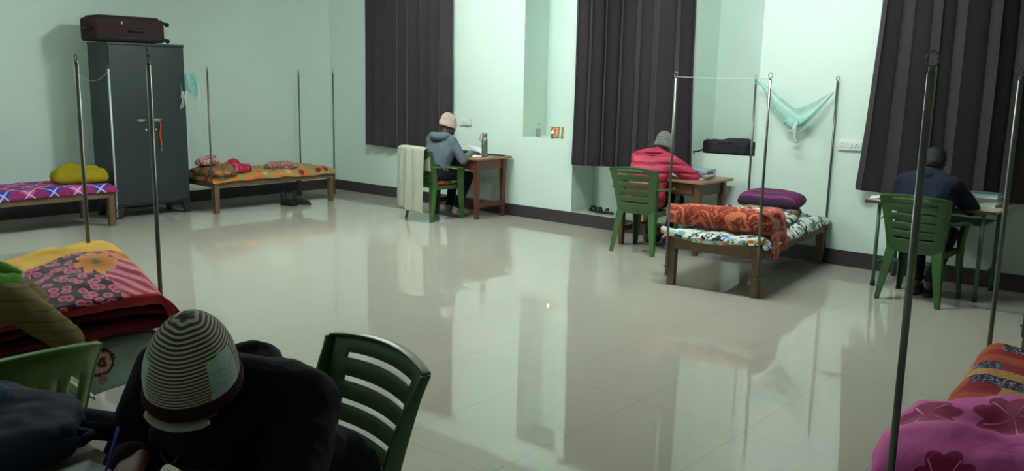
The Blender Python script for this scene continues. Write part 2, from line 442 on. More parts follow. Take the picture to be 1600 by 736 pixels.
def clone_chair(loc, rz, label, mat=None):
    c = copy_tree(ch2); c['label'] = label; place(c, loc, rz)
    if mat:
        for k in c.children:
            if k.name.split('.')[0] != 'embossed_mark':
                k.data = k.data.copy(); k.data.materials[0] = mat
    return c
clone_chair((-2.0, 7.35, 0), math.radians(-2), 'green plastic armchair with slotted back at the steel-legged desk, person in navy seated', M_green_dk)
clone_chair((-7.62, 7.34, 0), math.radians(-3), 'green plastic armchair with a pale towel over its back at the far left desk')
nc = clone_chair((-2.03, 1.37, -0.0), PI-math.radians(7), 'large green plastic chair with slotted back in the foreground behind the striped-beanie person', M_green_dk)
lc = make_chair('yellow-green plastic chair with upright slots in the back, behind the backpack', M_green_y, True)
place(lc, (-2.98, .86, 0), math.radians(92))
# ------------------------------------------------------------------ beds
def make_bed(label, W=.80, L=1.80, top=.42, poles=True, pmat=None):
    """origin at the floor centre, long side along y"""
    t = empty('wooden_cot', (0, 0, 0), 0, label, 'bed', 'wooden cots with steel net poles')
    hw, hl = W/2, L/2
    for sx in (-1, 1):
        for sy in (-1, 1):
            obj('leg', taper(bmesh.new(), (sx*(hw-.035), sy*(hl-.035), 0), (sx*(hw-.035), sy*(hl-.035), top-.02), (.06, .06), (.07, .07)), M_wood_bed, t, False, .003)
        obj('side_rail', B(sx*hw-.02 if sx > 0 else -hw-.005, hw+.005 if sx > 0 else -hw+.02, -hl+.07, hl-.07, top-.10, top-.02), M_wood_bed, t, False, .003)
    for sy in (-1, 1):
        obj('end_rail', B(-hw+.07, hw-.07, sy*hl-.02 if sy > 0 else -hl-.005, hl+.005 if sy > 0 else -hl+.02, top-.10, top-.02), M_wood_bed, t, False, .003)
    obj('bed_board', B(-hw-.01, hw+.01, -hl-.01, hl+.01, top-.02, top), M_wood_ply, t, False, .003)
    for k, (sx, sy) in enumerate(((-1, -1), (1, -1), (1, 1), (-1, 1))):
        m_ = pmat if (pmat and k == 2) else M_pole
        x, y = sx*(hw-.01), (hl+.018 if sy > 0 else -hl-.026)
        p = obj('net_pole', T([(x, y, .09), (x, y, 1.72)], .0105, 12), m_, t, True)
        bm = bmesh.new(); ring = [(x+.016*math.cos(a), y, 1.755+.02*math.sin(a)) for a in [2*PI*i/14 for i in range(15)]]
        tube(bm, ring, .003, 6); tube(bm, [(x, y, 1.718), (x, y, 1.737)], .008, 10)
        obj('pole_ring', bm, m_, p, True)
        for zz in (.16, .33): obj('clamp', B(x-.018, x+.018, y-.018, y+.014, zz, zz+.014), M_pole, p)
    return t
def clone_bed(src, loc, rz, label, pmat=None):
    c = copy_tree(src); c['label'] = label; place(c, loc, rz); return c
bedD = make_bed('wooden cot against the back wall with rolled terracotta blanket and slung net')
place(bedD, (-3.41, 7.222, 0), .10); 
bedA = clone_bed(bedD, (-10.05, 6.46, 0), 0, 'wooden cot along the left wall between locker and far corner')
bedB = clone_bed(bedD, (-10.0, 3.42, 0), 0, 'wooden cot with purple checked sheet at the left edge, near side of the locker')
bedC = clone_bed(bedD, (-4.36, 1.06, 0), 0, 'wooden cot at lower left under the big red and yellow blanket')
bedE = clone_bed(bedD, (-.375, 3.39, 0), .084, 'wooden cot at lower right under the pink flowered bedding')
bedF = clone_bed(bedD, (-.67, 7.262, 0), 0, 'wooden cot at the right edge beside the steel-legged desk')
for b in (bedB,):
    pl = [k for k in b.children if k.name.startswith('net_pole')]
    pl[2].data = pl[2].data.copy(); pl[2].data.materials[0] = M_white_pole
for k in [c for c in nc.children if c.name.startswith('armrest')]: bpy.data.objects.remove(k)
for k in [c for c in nc.children if c.name.startswith('leg') and c.data.name.split('.')[0] == 'leg' and max(v.co.z for v in c.data.vertices) > .6]:
    k.data = k.data.copy()
    for v in k.data.vertices:
        if v.co.z > .42: v.co.z = .41; v.co.x *= .88; v.co.y = min(v.co.y, .20) if v.co.y > .17 else .15
# ------------------------------------------------------------------ steel locker, suitcase
t = empty('steel_locker', (-10.23, 4.96, 0), 0, 'tall dark teal two-door steel locker against the left wall', 'locker')
bm = B(-.25, .245, -.46, .46, .14, 2.0); obj('body', bm, M_locker, t, False, .004)
obj('top_panel', B(-.255, .262, -.465, .465, 2.0, 2.025), M_locker, t, False, .004)
for sx in (-1, 1):
    for sy in (-1, 1):
        obj('foot', prism(bmesh.new(), [(sx*.245, sy*.46, 0), (sx*.20, sy*.46, 0), (sx*.20, sy*.40, 0), (sx*.245, sy*.40, 0)], [(sx*.245, sy*.46, .14), (sx*.17, sy*.46, .14), (sx*.17, sy*.36, .14), (sx*.245, sy*.36, .14)]), M_locker, t)
for sy, nm in ((-1, 'near'), (1, 'far')):
    d = obj('door', B(.247, .262, min(sy*.004, sy*.45), max(sy*.004, sy*.45), .17, 1.985), M_locker, t, False, .004)
    y = sy*.10
    h = bmesh.new(); tube(h, [(.262, y-.045, 1.14), (.285, y-.045, 1.14), (.285, y+.045, 1.14), (.262, y+.045, 1.14)], .007, 8); box(h, .262, .266, y-.06, y+.06, 1.125, 1.155)
    obj('door_handle', h, M_chrome, d, True)
    h = bmesh.new(); lathe(h, [(.016, 0), (.016, .006), (.008, .01)], 14, Matrix.Translation((.262, sy*.06, 1.03)) @ Matrix.Rotation(PI/2, 4, 'Y'))
    obj('lock', h, M_chrome, d, True)
t = empty('lanyard', (-9.955, 5.06, 1.13), 0, 'orange key lanyard hanging from the locker door handle', 'lanyard')
def lf(u, v): return (.004*math.sin(v*6)+.012, (u-.5)*.02+.006*math.sin(v*9), -.30*v)
sheet('strap', 2, 16, lf, m_cloth('orange_strap', '#B5482A'), t, .003)
bm = bmesh.new(); tube(bm, [(.014+.0*i, .012*math.cos(a), -.315+.015*math.sin(a)) for i, a in enumerate([2*PI*k/10 for k in range(11)])], .002, 6)
obj('key_ring', bm, M_chrome, t, True)
for k in (-1, 1): obj('key', prism(bmesh.new(), [(.01+k*.003, -.006+k*.006, -.33), (.013+k*.003, -.006+k*.006, -.33), (.013+k*.003, .006+k*.006, -.33), (.01+k*.003, .006+k*.006, -.33)], [(.01+k*.003, -.004+k*.012, -.385), (.013+k*.003, -.004+k*.012, -.385), (.013+k*.003, .003+k*.012, -.385), (.01+k*.003, .003+k*.012, -.385)]), M_chrome, t)
M_case = m_cloth('brown_suitcase_fabric', '#382A2C', 200, 6)
M_caseb = m_plain('black_trim', '#1E1B1D', .5)
t = empty('suitcase', (-10.24, 4.85, 2.026), 0, 'brown soft suitcase lying on its side on top of the locker', 'suitcase')
o = obj('shell', B(-.22, .20, -.43, .38, .01, .275), M_case, t, True, .035); o.modifiers['bevel'].segments = 4; disp(o, .0, .3)
o = obj('front_pocket', B(-.20, .17, -.38, .33, .262, .30), M_case, t, True, .02)
for zz in (.05, .238): obj('piping', T([(.20, -.40, zz), (.204, -.2, zz), (.204, .3, zz), (.19, .375, zz)], .006, 8), M_caseb, t, True)
obj('side_handle', T([(.2, -.06, .13), (.225, -.04, .135), (.228, .10, .135), (.2, .12, .13)], [.01, .012, .012, .01], 8), M_caseb, t, True)
obj('top_handle', T([(.10, -.43, .14), (.10, -.452, .15), (-.06, -.452, .15), (-.06, -.43, .14)], [.01, .012, .012, .01], 8), M_caseb, t, True)
for x in (.16, -.17):
    for zz in (.05, .24):
        bm = bmesh.new(); tube(bm, [(x, .37, zz), (x, .405, zz+.0)], [.022, .016], 10); tube(bm, [(x-.011, .425, zz-.012), (x+.011, .425, zz-.012)], .026, 16)
        obj('wheel', bm, M_rubber, t, True)
obj('zip_pull', B(.2, .206, -.14, -.128, .2, .245), M_chrome, t)
# ------------------------------------------------------------------ desks
def wood_desk(x0, x1, y0, y1, H, mat, label, drawer=True):
    cx_, cy_ = (x0+x1)/2, (y0+y1)/2
    t = empty('wooden_desk', (cx_, cy_, 0), 0, label, 'desk')
    a, b = (x1-x0)/2, (y1-y0)/2
    obj('desk_top', B(-a, a, -b, b, H-.028, H), M_top1, t, False, .008)
    for sx in (-1, 1):
        for sy in (-1, 1):
            lx, ly = sx*(a-.09), sy*(b-.07)
            obj('leg', taper(bmesh.new(), (lx, ly, 0), (lx, ly, H-.028), (.045, .045), (.065, .065)), mat, t, False, .003)
        obj('side_apron', B(sx*(a-.09)-.012, sx*(a-.09)+.012, -b+.10, b-.10, H-.15, H-.028), mat, t)
        obj('stretcher', B(sx*(a-.09)-.015, sx*(a-.09)+.015, -b+.09, b-.09, .14, .20), mat, t, False, .002)
    obj('rear_apron', B(-a+.12, a-.12, b-.08, b-.06, H-.15, H-.028), mat, t)
    obj('foot_rail', B(-a+.105, a-.105, -.02, .02, .145, .195), mat, t, False, .002)
    f = obj('front_apron', B(-a+.12, a-.12, -b+.055, -b+.075, H-.15, H-.028), mat, t)
    for s in (-1, 1):
        d = obj('drawer', B(min(s*.01, s*(a-.15)), max(s*.01, s*(a-.15)), -b+.045, -b+.055, H-.14, H-.04), mat, t, False, .003)
        obj('drawer_knob', lathe(bmesh.new(), [(.006, 0), (.006, .012), (.014, .016), (.012, .024)], 12, Matrix.Translation((s*(a-.15)/2, -b+.045, H-.09)) @ Matrix.Rotation(PI/2, 4, 'X')), M_steel, d, True)
    return t
wood_desk(-8.0, -7.10, 7.55, 8.16, .755, M_wood_desk, 'reddish brown wooden desk with steel flask, at the left end of the back wall')
wood_desk(-5.13, -4.07, 7.50, 8.12, .745, M_wood_desk2, 'brown wooden desk in front of the person in the pink jacket')
t = empty('steel_frame_desk', (-2.03, 7.82, 0), 0, 'cream-topped desk on pale green steel tube legs at right', 'desk')
obj('desk_top', B(-.50, .50, -.34, .33, .722, .742), M_cream, t, False, .003)
obj('edge_band', B(-.504, .504, -.344, -.339, .72, .744), M_edge, t)
for sx in (-1, 1):
    for sy in (-1, 1):
        l = obj('leg', T([(sx*.40, sy*.27, .012), (sx*.40, sy*.27, .70)], .016, 12), M_gsteel, t, True)
        obj('rubber_foot', T([(sx*.40, sy*.27, 0), (sx*.40, sy*.27, .04)], .021, 12), M_rubber, l, True)
    obj('side_bar', T([(sx*.40, -.27, .2), (sx*.40, .27, .2)], .011, 10), M_gsteel, t, True)
obj('foot_bar', T([(-.40, .0, .2), (.40, .0, .2)], .011, 10), M_gsteel, t, True)
bm = bmesh.new(); tube(bm, [(-.40, -.27, .705), (.40, -.27, .705), (.40, .27, .705), (-.40, .27, .705), (-.40, -.27, .705)], .014, 8); obj('top_frame', bm, M_gsteel, t, True)
obj('shelf_tray', B(-.38, .38, -.20, .25, .60, .606), M_gsteel, t)
# near table
t = empty('wooden_table', (-1.75, .42, 0), 0, 'pale brown table at the lower left corner under the backpack and notebook', 'table')
obj('table_top', B(-1.05, .75, -.45, .455, .722, .75), m_wood('pale_table_wood', '#8A7464', '#9E8775', .4, 0), t, False, .006)
for sx, xx in ((-1, -.98), (1, .68)):
    for yy in (-.38, .39):
        obj('leg', taper(bmesh.new(), (xx, yy, 0), (xx, yy, .722), (.045, .045), (.06, .06)), M_wood_desk2, t, False, .003)
    obj('side_apron', B(xx-.012, xx+.012, -.35, .36, .62, .722), M_wood_desk2, t)
obj('front_apron', B(-.95, .65, .38, .40, .62, .722), M_wood_desk2, t)
# ------------------------------------------------------------------ patterned cloths
def m_pattern(name, fn, rough=.9, wr=7, bd=.02, kind='UV', sheen=0):
    g = G(name); v = g.coord(kind); col = fn(g, v)
    o_ = g.coord('Object'); g.bump(g.noise(o_, wr, 3, .5, 1.0)+g.noise(o_, 200, 1)*.05, .5, bd)
    return g.done(col, rough, 0, .25, Sheen_Weight=sheen)
def petals(g, dx, dy, n, r0, amp, ph=0.0, soft=0):
    a = atan2(dy, dx); r = (dx*dx+dy*dy).sq(); return r, a, r0+amp*((a*(n*1.0)+ph).cos().abs())
def p_check(g, v):            # bed B: magenta and blue squares under white diagonals
    x, y, _ = g.sep(v); s = 1/.24
    fx, fy = (x*s).f(), (y*s).f(); n = g.noise(v, 26, 3)
    base = g.mix(n, '#6A184C', '#9C3172')
    ex = ((x*s+y*s)*1.0).f(); ey = ((x*s-y*s)*1.0).f()
    blue = (((x+y)*s*.5).f() < .36)*(((x-y)*s*.5).f() < .36)
    c = g.mix(blue, base, '#2B3F9C')
    pink = (((x+y)*s*.5+.5).f() < .34)*(((x-y)*s*.5+.5).f() < .34); c = g.mix(pink*.8, c, '#C4559A')
    ln = mx(((ex-.5).abs() < .045), ((ey-.5).abs() < .045))
    return g.mix(ln*.75, c, '#D9C3DA')
def p_tan(g, v):              # bed A: tan with maroon and orange hearts
    d, dx, dy, c = g.cells(g.warp(v, 3, .06), 6.5, .7)
    n = g.noise(v, 7, 2); base = g.mix((n > .52)*.5, '#9A8250', '#AE7C45')
    heart = (d < .27); col = g.mix((c[0] > .62), g.mix((c[0] > .33), '#B9A878', '#8F2038'), '#D66B2C')
    return g.mix(heart, base, col)
def p_bw(g, v):               # bed D mattress: white with black leaves and coloured spots
    n = g.noise(g.warp(v, 9, .08), 11, 3, .55, 1.6); base = g.mix((n > .54), '#CDD2C8', '#20222E')
    d, dx, dy, c = g.cells(v, 11, .8); col = g.mix((c[0] > .66), g.mix((c[0] > .33), '#C7963F', '#3F8F58'), '#6A8FC8')
    return g.mix((d < .24)*(c[1] > .35), base, col)
def p_white_spots(g, v):      # bed D folded hem: white with orange, blue, green blobs
    d, dx, dy, c = g.cells(g.warp(v, 8, .05), 9, .7); col = g.mix((c[0] > .66), g.mix((c[0] > .33), '#D98A3A', '#5FA24F'), '#6E9ED0')
    col = g.mix(c[1] > .8, col, '#C96A80')
    n = g.noise(v, 20, 3, .5, 1.5); base = g.mix((n > .60)*.9, '#CFD6CE', '#6C8A78')
    return g.mix((d < .28), base, col)
def p_swirl(g, v):            # terracotta blanket with scrolls
    w_ = g.warp(v, 4.5, .22); d, dx, dy, c = g.cells(w_, 3.6, .8)
    r = (dx*dx+dy*dy).sq(); a = atan2(dy, dx); s = (r*21-a*1.0).sin()
    scroll = (s > .35)*(r < .5); n = g.noise(w_, 9, 2, .5, 2.5); band = ((n-.5).abs() < .022)
    x, y, _ = g.sep(v); t_ = g.noise(v, 2.2, 1)
    base = g.mix(t_, '#6E2014', '#8E3220')
    return g.mix(mx(scroll, band), base, '#C26A4E')
def p_stripe_pillow(g, v):
    x, y, _ = g.sep(v); s = (y*16+g.noise(v, 5)*.25).f(); c = g.mix((s < .42), '#6B1E52', '#31203C')
    return g.mix(((s-.5).abs() < .05)*.6, c, '#9A3C78')
def p_bigflower(g, v):        # bed C blanket; u along the side, v across
    x, y, _ = g.sep(g.warp(v, 5, .04))
    d, dx, dy, c = g.cells(g.warp(v, 8, .03), 13, .75); r = (dx*dx+dy*dy).sq()
    leop = g.mix((r < .40)*(r > .16), '#34101F', '#DC6890'); leop = g.mix((r < .10), leop, '#C74470')
    st = (((x*1.0+y*.75)*9+g.noise(v, 3)*1.4).f() < .5); stripes = g.mix(st, '#E07F9C', '#AE1E30')
    reg = g.noise(g.comb(x, y), 1.2, 1)
    c = g.mix(x > 1.02, leop, stripes)
    c = g.mix(x > 1.40, c, '#A21525')
    red = mx((y > .98)*(x < 1.25), (y > 1.02)*1.0); c = g.mix((y < .10+.04*(x*6).sin()), c, '#9C1220')
    c = g.mix(red*(y > .90), c, g.mix((g.noise(v, 5, 1) > .5), '#F0BC20', '#E8A420'))
    c = g.mix((y > .78+.05*(x*9).sin()), c, '#F0B822')
    for fx, fy, rr, ph in ((1.02, .60, .15, 0), (1.26, .66, .10, 1.0), (.52, .90, .10, .4), (1.30, .42, .05, .2)):
        ddx, ddy = x-fx, y-fy; r, a, R = petals(g, ddx, ddy, 4, rr*.62, rr*.38, ph)
        c = g.mix(r < R, c, g.mix(r/rr, '#B8541A', '#F0A030')); c = g.mix(r < rr*.17, c, '#4E6B34')
    return c
def p_rose_sheet(g, v):       # bed C sheet: grey green with roses
    x, y, _ = g.sep(v); d, dx, dy, c = g.cells(v, 3.4, .55); r = (dx*dx+dy*dy).sq(); n = g.noise(v, 30, 3, .5, 1.2)
    ros = g.mix(((r*38+n*7).sin() > 0), '#4A1E1C', '#B08A78')
    col = g.mix((r+n*.08 < .25)*(c[0] > .15), '#84958A', ros)
    return g.mix(((dx-.26)*(dx-.26)+dy*dy < .006)*(n > .4), col, '#8A6A60')
def p_patch(g, v):            # bed E patchwork
    x, y, _ = g.sep(g.warp(v, 3, .03)); sx_, sy_ = 3.3, 9.0
    iy = (y*sy_).fl(); ix = (x*sx_+iy*.37).fl()
    k = ((ix*1.0+iy*2.0)*.25).f()*4
    n = g.noise(v, 34, 3, .6, 2.0)
    navy = g.mix((n > .56), '#1F1830', '#9C93AE'); cream = g.mix((n > .60), '#B98A50', '#8E4A2A')
    c = g.mix(k < .5, '#8C1C26', navy); c = g.mix((k > 1.5)*(k < 2.5), c, cream); c = g.mix(k > 2.5, c, '#A5441E')
    return c
def p_pinkflower(g, v):       # bed E pink bedding
    w_ = g.warp(v, 4, .04); n = g.noise(v, 5, 3)
    c = g.mix(n, '#CC4C9C', '#DE6CB2')
    x0_, y0_, _ = g.sep(w_)
    for (fx, fy, rr, ph) in PINKF:
        dx, dy = x0_-fx, y0_-fy; r, a, R = petals(g, dx, dy, 4, rr*.72, rr*.28, ph)
        c = g.mix(r < R, c, '#941650'); c = g.mix((r < rr*.8)*((a*5.0+ph).cos() > .985), c, '#C98AA8'); 
    return c
PINKF = [(.22, .62, .105, 0), (.50, .70, .10, .8), (.36, .34, .12, .3), (.66, .44, .13, 1.3), (.12, .30, .10, 2), (.86, .66, .11, .5), (.92, .28, .12, 1), (1.2, .5, .12, .2), (.60, .12, .1, .6), (.3, .95, .1, .1), (.8, .95, .1, .9), (.22, -.02, .1, .9)]
def p_redsatin(g, v):
    n = g.noise(v, 9, 2, .5, 2); return g.mix((n > .60), '#A5163A', '#D8869A')
def p_whitepink(g, v):
    n = g.noise(v, 22, 3, .6, 1.8); return g.mix((n > .50), '#A8978A', '#8A3A48')
def p_pinkpeach(g, v):
    n = g.noise(v, 6, 3, .6, 1.0); return g.mix((n > .58)*.6, '#C79A94', '#B5716F')
def p_redwhite(g, v):
    n = g.noise(v, 9, 2, .6, 1.2); return g.mix((n > .50), '#BDB9A8', '#93303A')
def p_orangebrown(g, v):
    n = g.noise(v, 9, 3, .5, 1.0); return g.mix((n > .55), '#6A5444', '#A56A3C')
def p_gold(g, v):
    n = g.noise(v, 12, 3, .5, 1.6); return g.mix((n > .57), '#8F7240', '#2E3E86')
# mattress with overhanging sheet on a bed, in bed coordinates
def bed_sheet(name, bed, mat, label, cat, W=.80, L=1.80, top=.42, th=.035, drop=(.03, .03, .03, .03), seed=0, amp=.012, over=.015, nmx=36, nmy=64, sag=0):
    l, r, n_, f_ = drop      # left, right, near end, far end drops
    def ax(t, lo, hi, d0, d1, o_):     # t 0..1 along unrolled length -> (position, fall)
        R = th; tot = d0+(hi-lo)+d1; s = t*tot
        if s < d0: return lo-o_*min(1, (d0-s)/.03), d0-s
        if s > d0+hi-lo: return hi+o_*min(1, (s-d0-hi+lo)/.03), s-d0-(hi-lo)
        return lo+s-d0, 0
    def fn(u, v):
        x, fx = ax(u, -W/2-.012, W/2+.012, l, r, over); y, fy = ax(v, -L/2-.012, L/2+.012, n_, f_, over)
        fx_, fy_ = fx, fy; fall = max(fx_, fy_)
        n = nz(x, y, seed, 5)*amp+nz(x, y, seed+3, 14)*amp*.5
        ed = min(1, min(W/2+.012-abs(x), L/2+.012-abs(y))/.06) if fall == 0 else 0
        z = top+th*(.55+.45*math.sqrt(max(0, min(1, ed))))+n-fall
        if fall > .02:
            k = min(1, fall/.15); wv = .012*k*math.sin((x+y)*17+seed)+.012*k*nz(x*3, y*3, seed+7)
            if fx_ >= fy_: x += wv*(1 if x > 0 else -1)+.006*(1 if x > 0 else -1)
            else: y += wv*(1 if y > 0 else -1)+.006*(1 if y > 0 else -1)
            z += .012*nz(x*4, y*4, seed+20)
        return (x, y, z)
    o = sheet(name, nmx, nmy, fn, mat, None, .012, uvs=(W+l+r, L+n_+f_), sub=1)
    o.location = bed.location; o.rotation_euler = bed.rotation_euler
    return finish(o, label, cat)
bed_sheet('bed_sheet', bedA, m_pattern('tan_heart_sheet', p_tan, .8), 'tan sheet with orange and maroon hearts on the cot between locker and corner', 'bed sheet', th=.05, drop=(.02, .07, .06, .06), seed=2, amp=.02)
bed_sheet('bed_sheet', bedB, m_pattern('magenta_check_sheet', p_check, .85), 'magenta and blue checked sheet with white diagonals on the left-edge cot', 'bed sheet', th=.05, drop=(.02, .07, .05, .04), seed=12, amp=.015)
bed_sheet('bed_sheet', bedC, m_pattern('grey_green_rose_sheet', p_rose_sheet, .85), 'grey-green sheet with brown roses hanging down the side of the lower-left cot', 'bed sheet', th=.04, drop=(.03, .22, .03, .06), seed=22)
bed_sheet('bed_sheet', bedD, m_pattern('black_white_leaf_sheet', p_bw, .85), 'white sheet with black leaf print under the orange rolled blanket', 'bed sheet', th=.05, drop=(.05, .05, .02, .02), seed=32, amp=.025, over=.03)
bed_sheet('bed_sheet', bedE, m_pattern('patchwork_sheet', p_patch, .85), 'orange, maroon, navy and cream patchwork sheet on the lower-right cot', 'bed sheet', th=.16, drop=(.05, .03, .03, .10), seed=42, amp=.02)
bed_sheet('bed_sheet', bedF, m_pattern('peach_print_sheet', p_pinkpeach, .85), 'peach sheet on the cot at the right edge, beside the steel-legged desk', 'bed sheet', th=.03, drop=(.0, .03, .03, .03), seed=52)
# --- bed A things
o = finish(cushion('pillow', .40, .30, .10, m_pattern('pale_print_pillow', p_whitepink, .85), 3, .02), 'pale pillow with maroon print on the far half of the tan cot', 'pillow'); place(o, (-9.95, 6.72, .455), .35)
o = finish(cushion('cloth_bundle', .40, .30, .15, m_pattern('crimson_satin', p_redsatin, .35, 9, .03), 7, .06, 8, 3), 'crumpled crimson satin bundle on the tan cot', 'cloth'); place(o, (-9.90, 5.98, .45), .2)
o = finish(cushion('blanket', .62, .34, .13, m_pattern('brown_orange_blanket', p_orangebrown), 11, .06, 7, 3), 'crumpled brown and orange blanket at the locker end of the tan cot', 'blanket'); place(o, (-9.86, 5.68, .45), .1)
o = finish(cushion('cloth_bundle', .26, .22, .10, m_pattern('pale_rose_cloth', p_whitepink), 17, .05, 9, 3), 'small pale rose cloth heaped on the brown blanket beside the locker', 'cloth'); place(o, (-9.96, 5.66, .565), .6)
# boots under bed A
def boot(x, y, rz, label):
    t = empty('boot', (x, y, 0), rz, label, 'boot', 'black boots under the tan cot')
    bm = bmesh.new(); hull(bm, [((0, -.07, .045), .032), ((0, .02, .04), .036), ((0, .12, .03), .028), ((0, .0, .06), .03)])
    chain(bm, [((0, -.06, .06), .04), ((0, -.07, .15), .04)])
    flesh('upper', bm, M_black, t, .008)
    bm = bmesh.new(); hull(bm, [((0, -.08, .012), .036), ((0, .05, .012), .04), ((0, .13, .012), .03)])
    for v in bm.verts: v.co.z = max(0, min(.022, v.co.z))
    obj('sole', bm, M_rubber, t)
boot(-9.68, 6.62, -1.3, 'black boot under the tan cot, the one further from the corner'); boot(-9.66, 6.80, -1.0, 'black boot under the tan cot, the one nearer the corner')
# --- bed B yellow cloth
o = finish(cushion('shawl', .58, .52, .20, m_cloth('mustard_yellow', '#9C8A16', 120, 7, bd=.03), 21, .07, 6, 2.5), 'crumpled mustard yellow shawl on the checked cot', 'shawl'); place(o, (-10.02, 4.12, .455), 1.3)
o = finish(cushion('dark_cloth', .22, .16, .07, m_cloth('dark_grey_cloth', '#22262A'), 25, .03, 9, 2.5), 'small dark cloth under the right end of the yellow shawl', 'cloth'); place(o, (-9.90, 4.22, .452), .2)
o = finish(cushion('pillow', .40, .30, .10, m_cloth('cream_pillow', '#B9B4A4'), 27, .02), 'cream pillow at the frame edge of the checked cot', 'pillow'); place(o, (-9.78, 2.98, .455), .1)
# --- bed C blanket: a thick folded pile, flowered cover on top
M_big = m_pattern('red_pink_yellow_flower_blanket', p_bigflower, .9, 7, .015, sheen=.2)
M_marb = m_cloth('maroon_fleece', '#5A0C1C', 200, 8)
t = empty('folded_blanket', (-4.34, 1.66, .475), math.radians(-9), 'big folded blanket with red, pink and yellow flowers on the lower-left cot', 'blanket')
def ridge(u): return .66+.44*math.sin(PI*min(1, .04+.76*u))
def cf(u, v):                 # u along y (0 near .. 1 far), v from the right hem up over the pile to the left
    y = -.52+.98*u
    if v < .10:
        a = v/.10; x = .425+.028*math.sin(a*PI*.5); z = .125+.06*a
    else:
        a = (v-.10)/.90; x = .453-.95*a; z = .185+(.075*math.sin(a*PI*.60)+.01*a)*(-.15+1.45*min(1, u*1.25))
    z *= ridge(u); far = max(0, (u-.86)/.14)
    z -= far**2*(.10+.10*math.sin(PI*v)); y += -.03*far
    x += .05*math.sin(u*3.6+.2)*(1-v)+.02*nz(u*4, v*3, 4)
    z += .020*nz(u*5, v*5, 8)+.010*nz(u*13, v*11, 3)
    return (x, y+.05*(v-.5)*math.sin(3*v), z)
sheet('flowered_cover', 44, 44, cf, M_big, t, .024, uvs=(1.45, 1.1), sub=1)
def fold(z0, z1, xr, k):
    n = 12; pr = [(-.42, z0)]
    for i in range(n+1):
        a = -PI/2+PI*i/n; pr.append((xr-.05+.05*math.cos(a), (z0+z1)/2+(z1-z0)/2*math.sin(a)))
    pr.append((-.42, z1))
    def ff(u, v):
        y = -.48+.88*u; i = v*(len(pr)-1); j = min(int(i), len(pr)-2); f = i-j
        x = pr[j][0]*(1-f)+pr[j+1][0]*f; z = pr[j][1]*(1-f)+pr[j+1][1]*f
        return (x+(.04*math.sin(u*3.6+k)+.03*nz(u*4, k))*(x > -.3), y, z*ridge(u)+.010*nz(u*6, x*4, k))
    sheet('fold', 24, 28, ff, M_marb, t, .014, sub=1)
fold(.004, .058, .43, .4); fold(.066, .118, .41, 1.2)
# --- bed D
def roll(name, L, R, mat, turns=2.6, flat=.8, seed=0, gap=.022, thick=.014, tail=0):
    def fn(u, v):
        a = u*turns*2*PI; r = R*.22+(R*.78)*u; 
        x = (v-.5)*L; k = 1+.10*math.sin((v-.5)*5+seed)+.05*nz(v*4, u*2, seed)
        return (x+.02*nz(u*8, 0, seed)*1, r*k*math.cos(a+seed), R*flat+r*flat*k*math.sin(a+seed)+.01*nz(v*6, u*5, seed))
    return sheet(name, int(turns*22), 26, fn, mat, None, thick, uvs=(turns*2*PI*R*.7, L), sub=1)
M_sw = m_pattern('terracotta_scroll_blanket', p_swirl, .9, 6, .02, sheen=.15)
o = roll('rolled_blanket', .93, .115, M_sw, 2.7, .95, 1.0); finish(o, 'terracotta blanket with scroll pattern rolled up at the foot of the netted cot', 'blanket'); place(o, (-3.36, 6.62, .475), math.radians(1))
def flap(u, v):
    s = v*.42
    x = -.05+min(s, .16)*.8+(.0 if s < .16 else (s-.16)*.10); z = .19-(0 if s < .12 else (s-.12)*1.0)-.4*max(0, s-.05)*(.3)
    return (x+.012*math.sin(u*9)*v, -.16+.36*u+.03*v*math.sin(u*3), max(z, -.30)+.012*nz(u*5, v*4)+.05*v*(u-.5))
o = sheet('blanket_flap', 16, 20, flap, M_sw, None, .012, uvs=(.36, .42)); o.parent = bpy.data.objects[[k.name for k in COL.objects if k.name.startswith('rolled_blanket')][0]]; o.location = (.38, .02, -.0)
def hem(u, v):
    a = v*2*PI; x = -.44+.88*u; r = .032+.006*nz(u*6, 1)
    return (x, r*1.1*math.cos(a), r*math.sin(a)+.0-.045*math.sin(PI*min(1, u*1.05))+.012*nz(u*5, 3))
o = sheet('quilt', 34, 14, hem, m_pattern('white_quilt_with_colour_blobs', p_white_spots, .85), None, 0, uvs=(.9, .2)); finish(o, 'white quilt hem with orange, blue and green blobs along the foot of the netted cot', 'quilt'); place(o, (-3.34, 6.375, .465))
o = finish(cushion('pillow', .60, .34, .14, m_pattern('purple_stripe_pillow', p_stripe_pillow, .7), 31, .012, 4, 5), 'purple striped pillow at the wall end of the netted cot', 'pillow'); place(o, (-3.36, 7.86, .555), -.03, .12)
o = finish(cushion('folded_cloth', .56, .34, .09, m_pattern('gold_blue_cloth', p_gold), 33, .02, 6, 5), 'folded gold and blue cloth under the purple striped pillow', 'cloth'); place(o, (-3.34, 7.76, .478), .05)
o = finish(cushion('quilt_heap', .78, .60, .10, m_pattern('black_white_quilt', p_bw), 35, .03, 6, 4), 'rumpled black and white leaf-print quilt in the middle of the netted cot', 'quilt'); place(o, (-3.36, 7.30, .465), .04)
# everything lying on the netted cot was laid out square to the wall: turn it with the cot
def turn_with_cot(o):
    p = Vector(o.location)-Vector((-3.32, 7.262, 0)); p.rotate(Matrix.Rotation(.10, 3, 'Z')); o.location = p+Vector((-3.41, 7.222, 0)); o.rotation_euler.z += .10
for o in list(COL.objects):
    if o.parent is None and o.get('label') and not o.name.startswith(('wooden_cot', 'bed_sheet')) and -3.8 < o.location.x < -2.8 and 6.3 < o.location.y < 8.0 and .44 < o.location.z < .7: turn_with_cot(o)
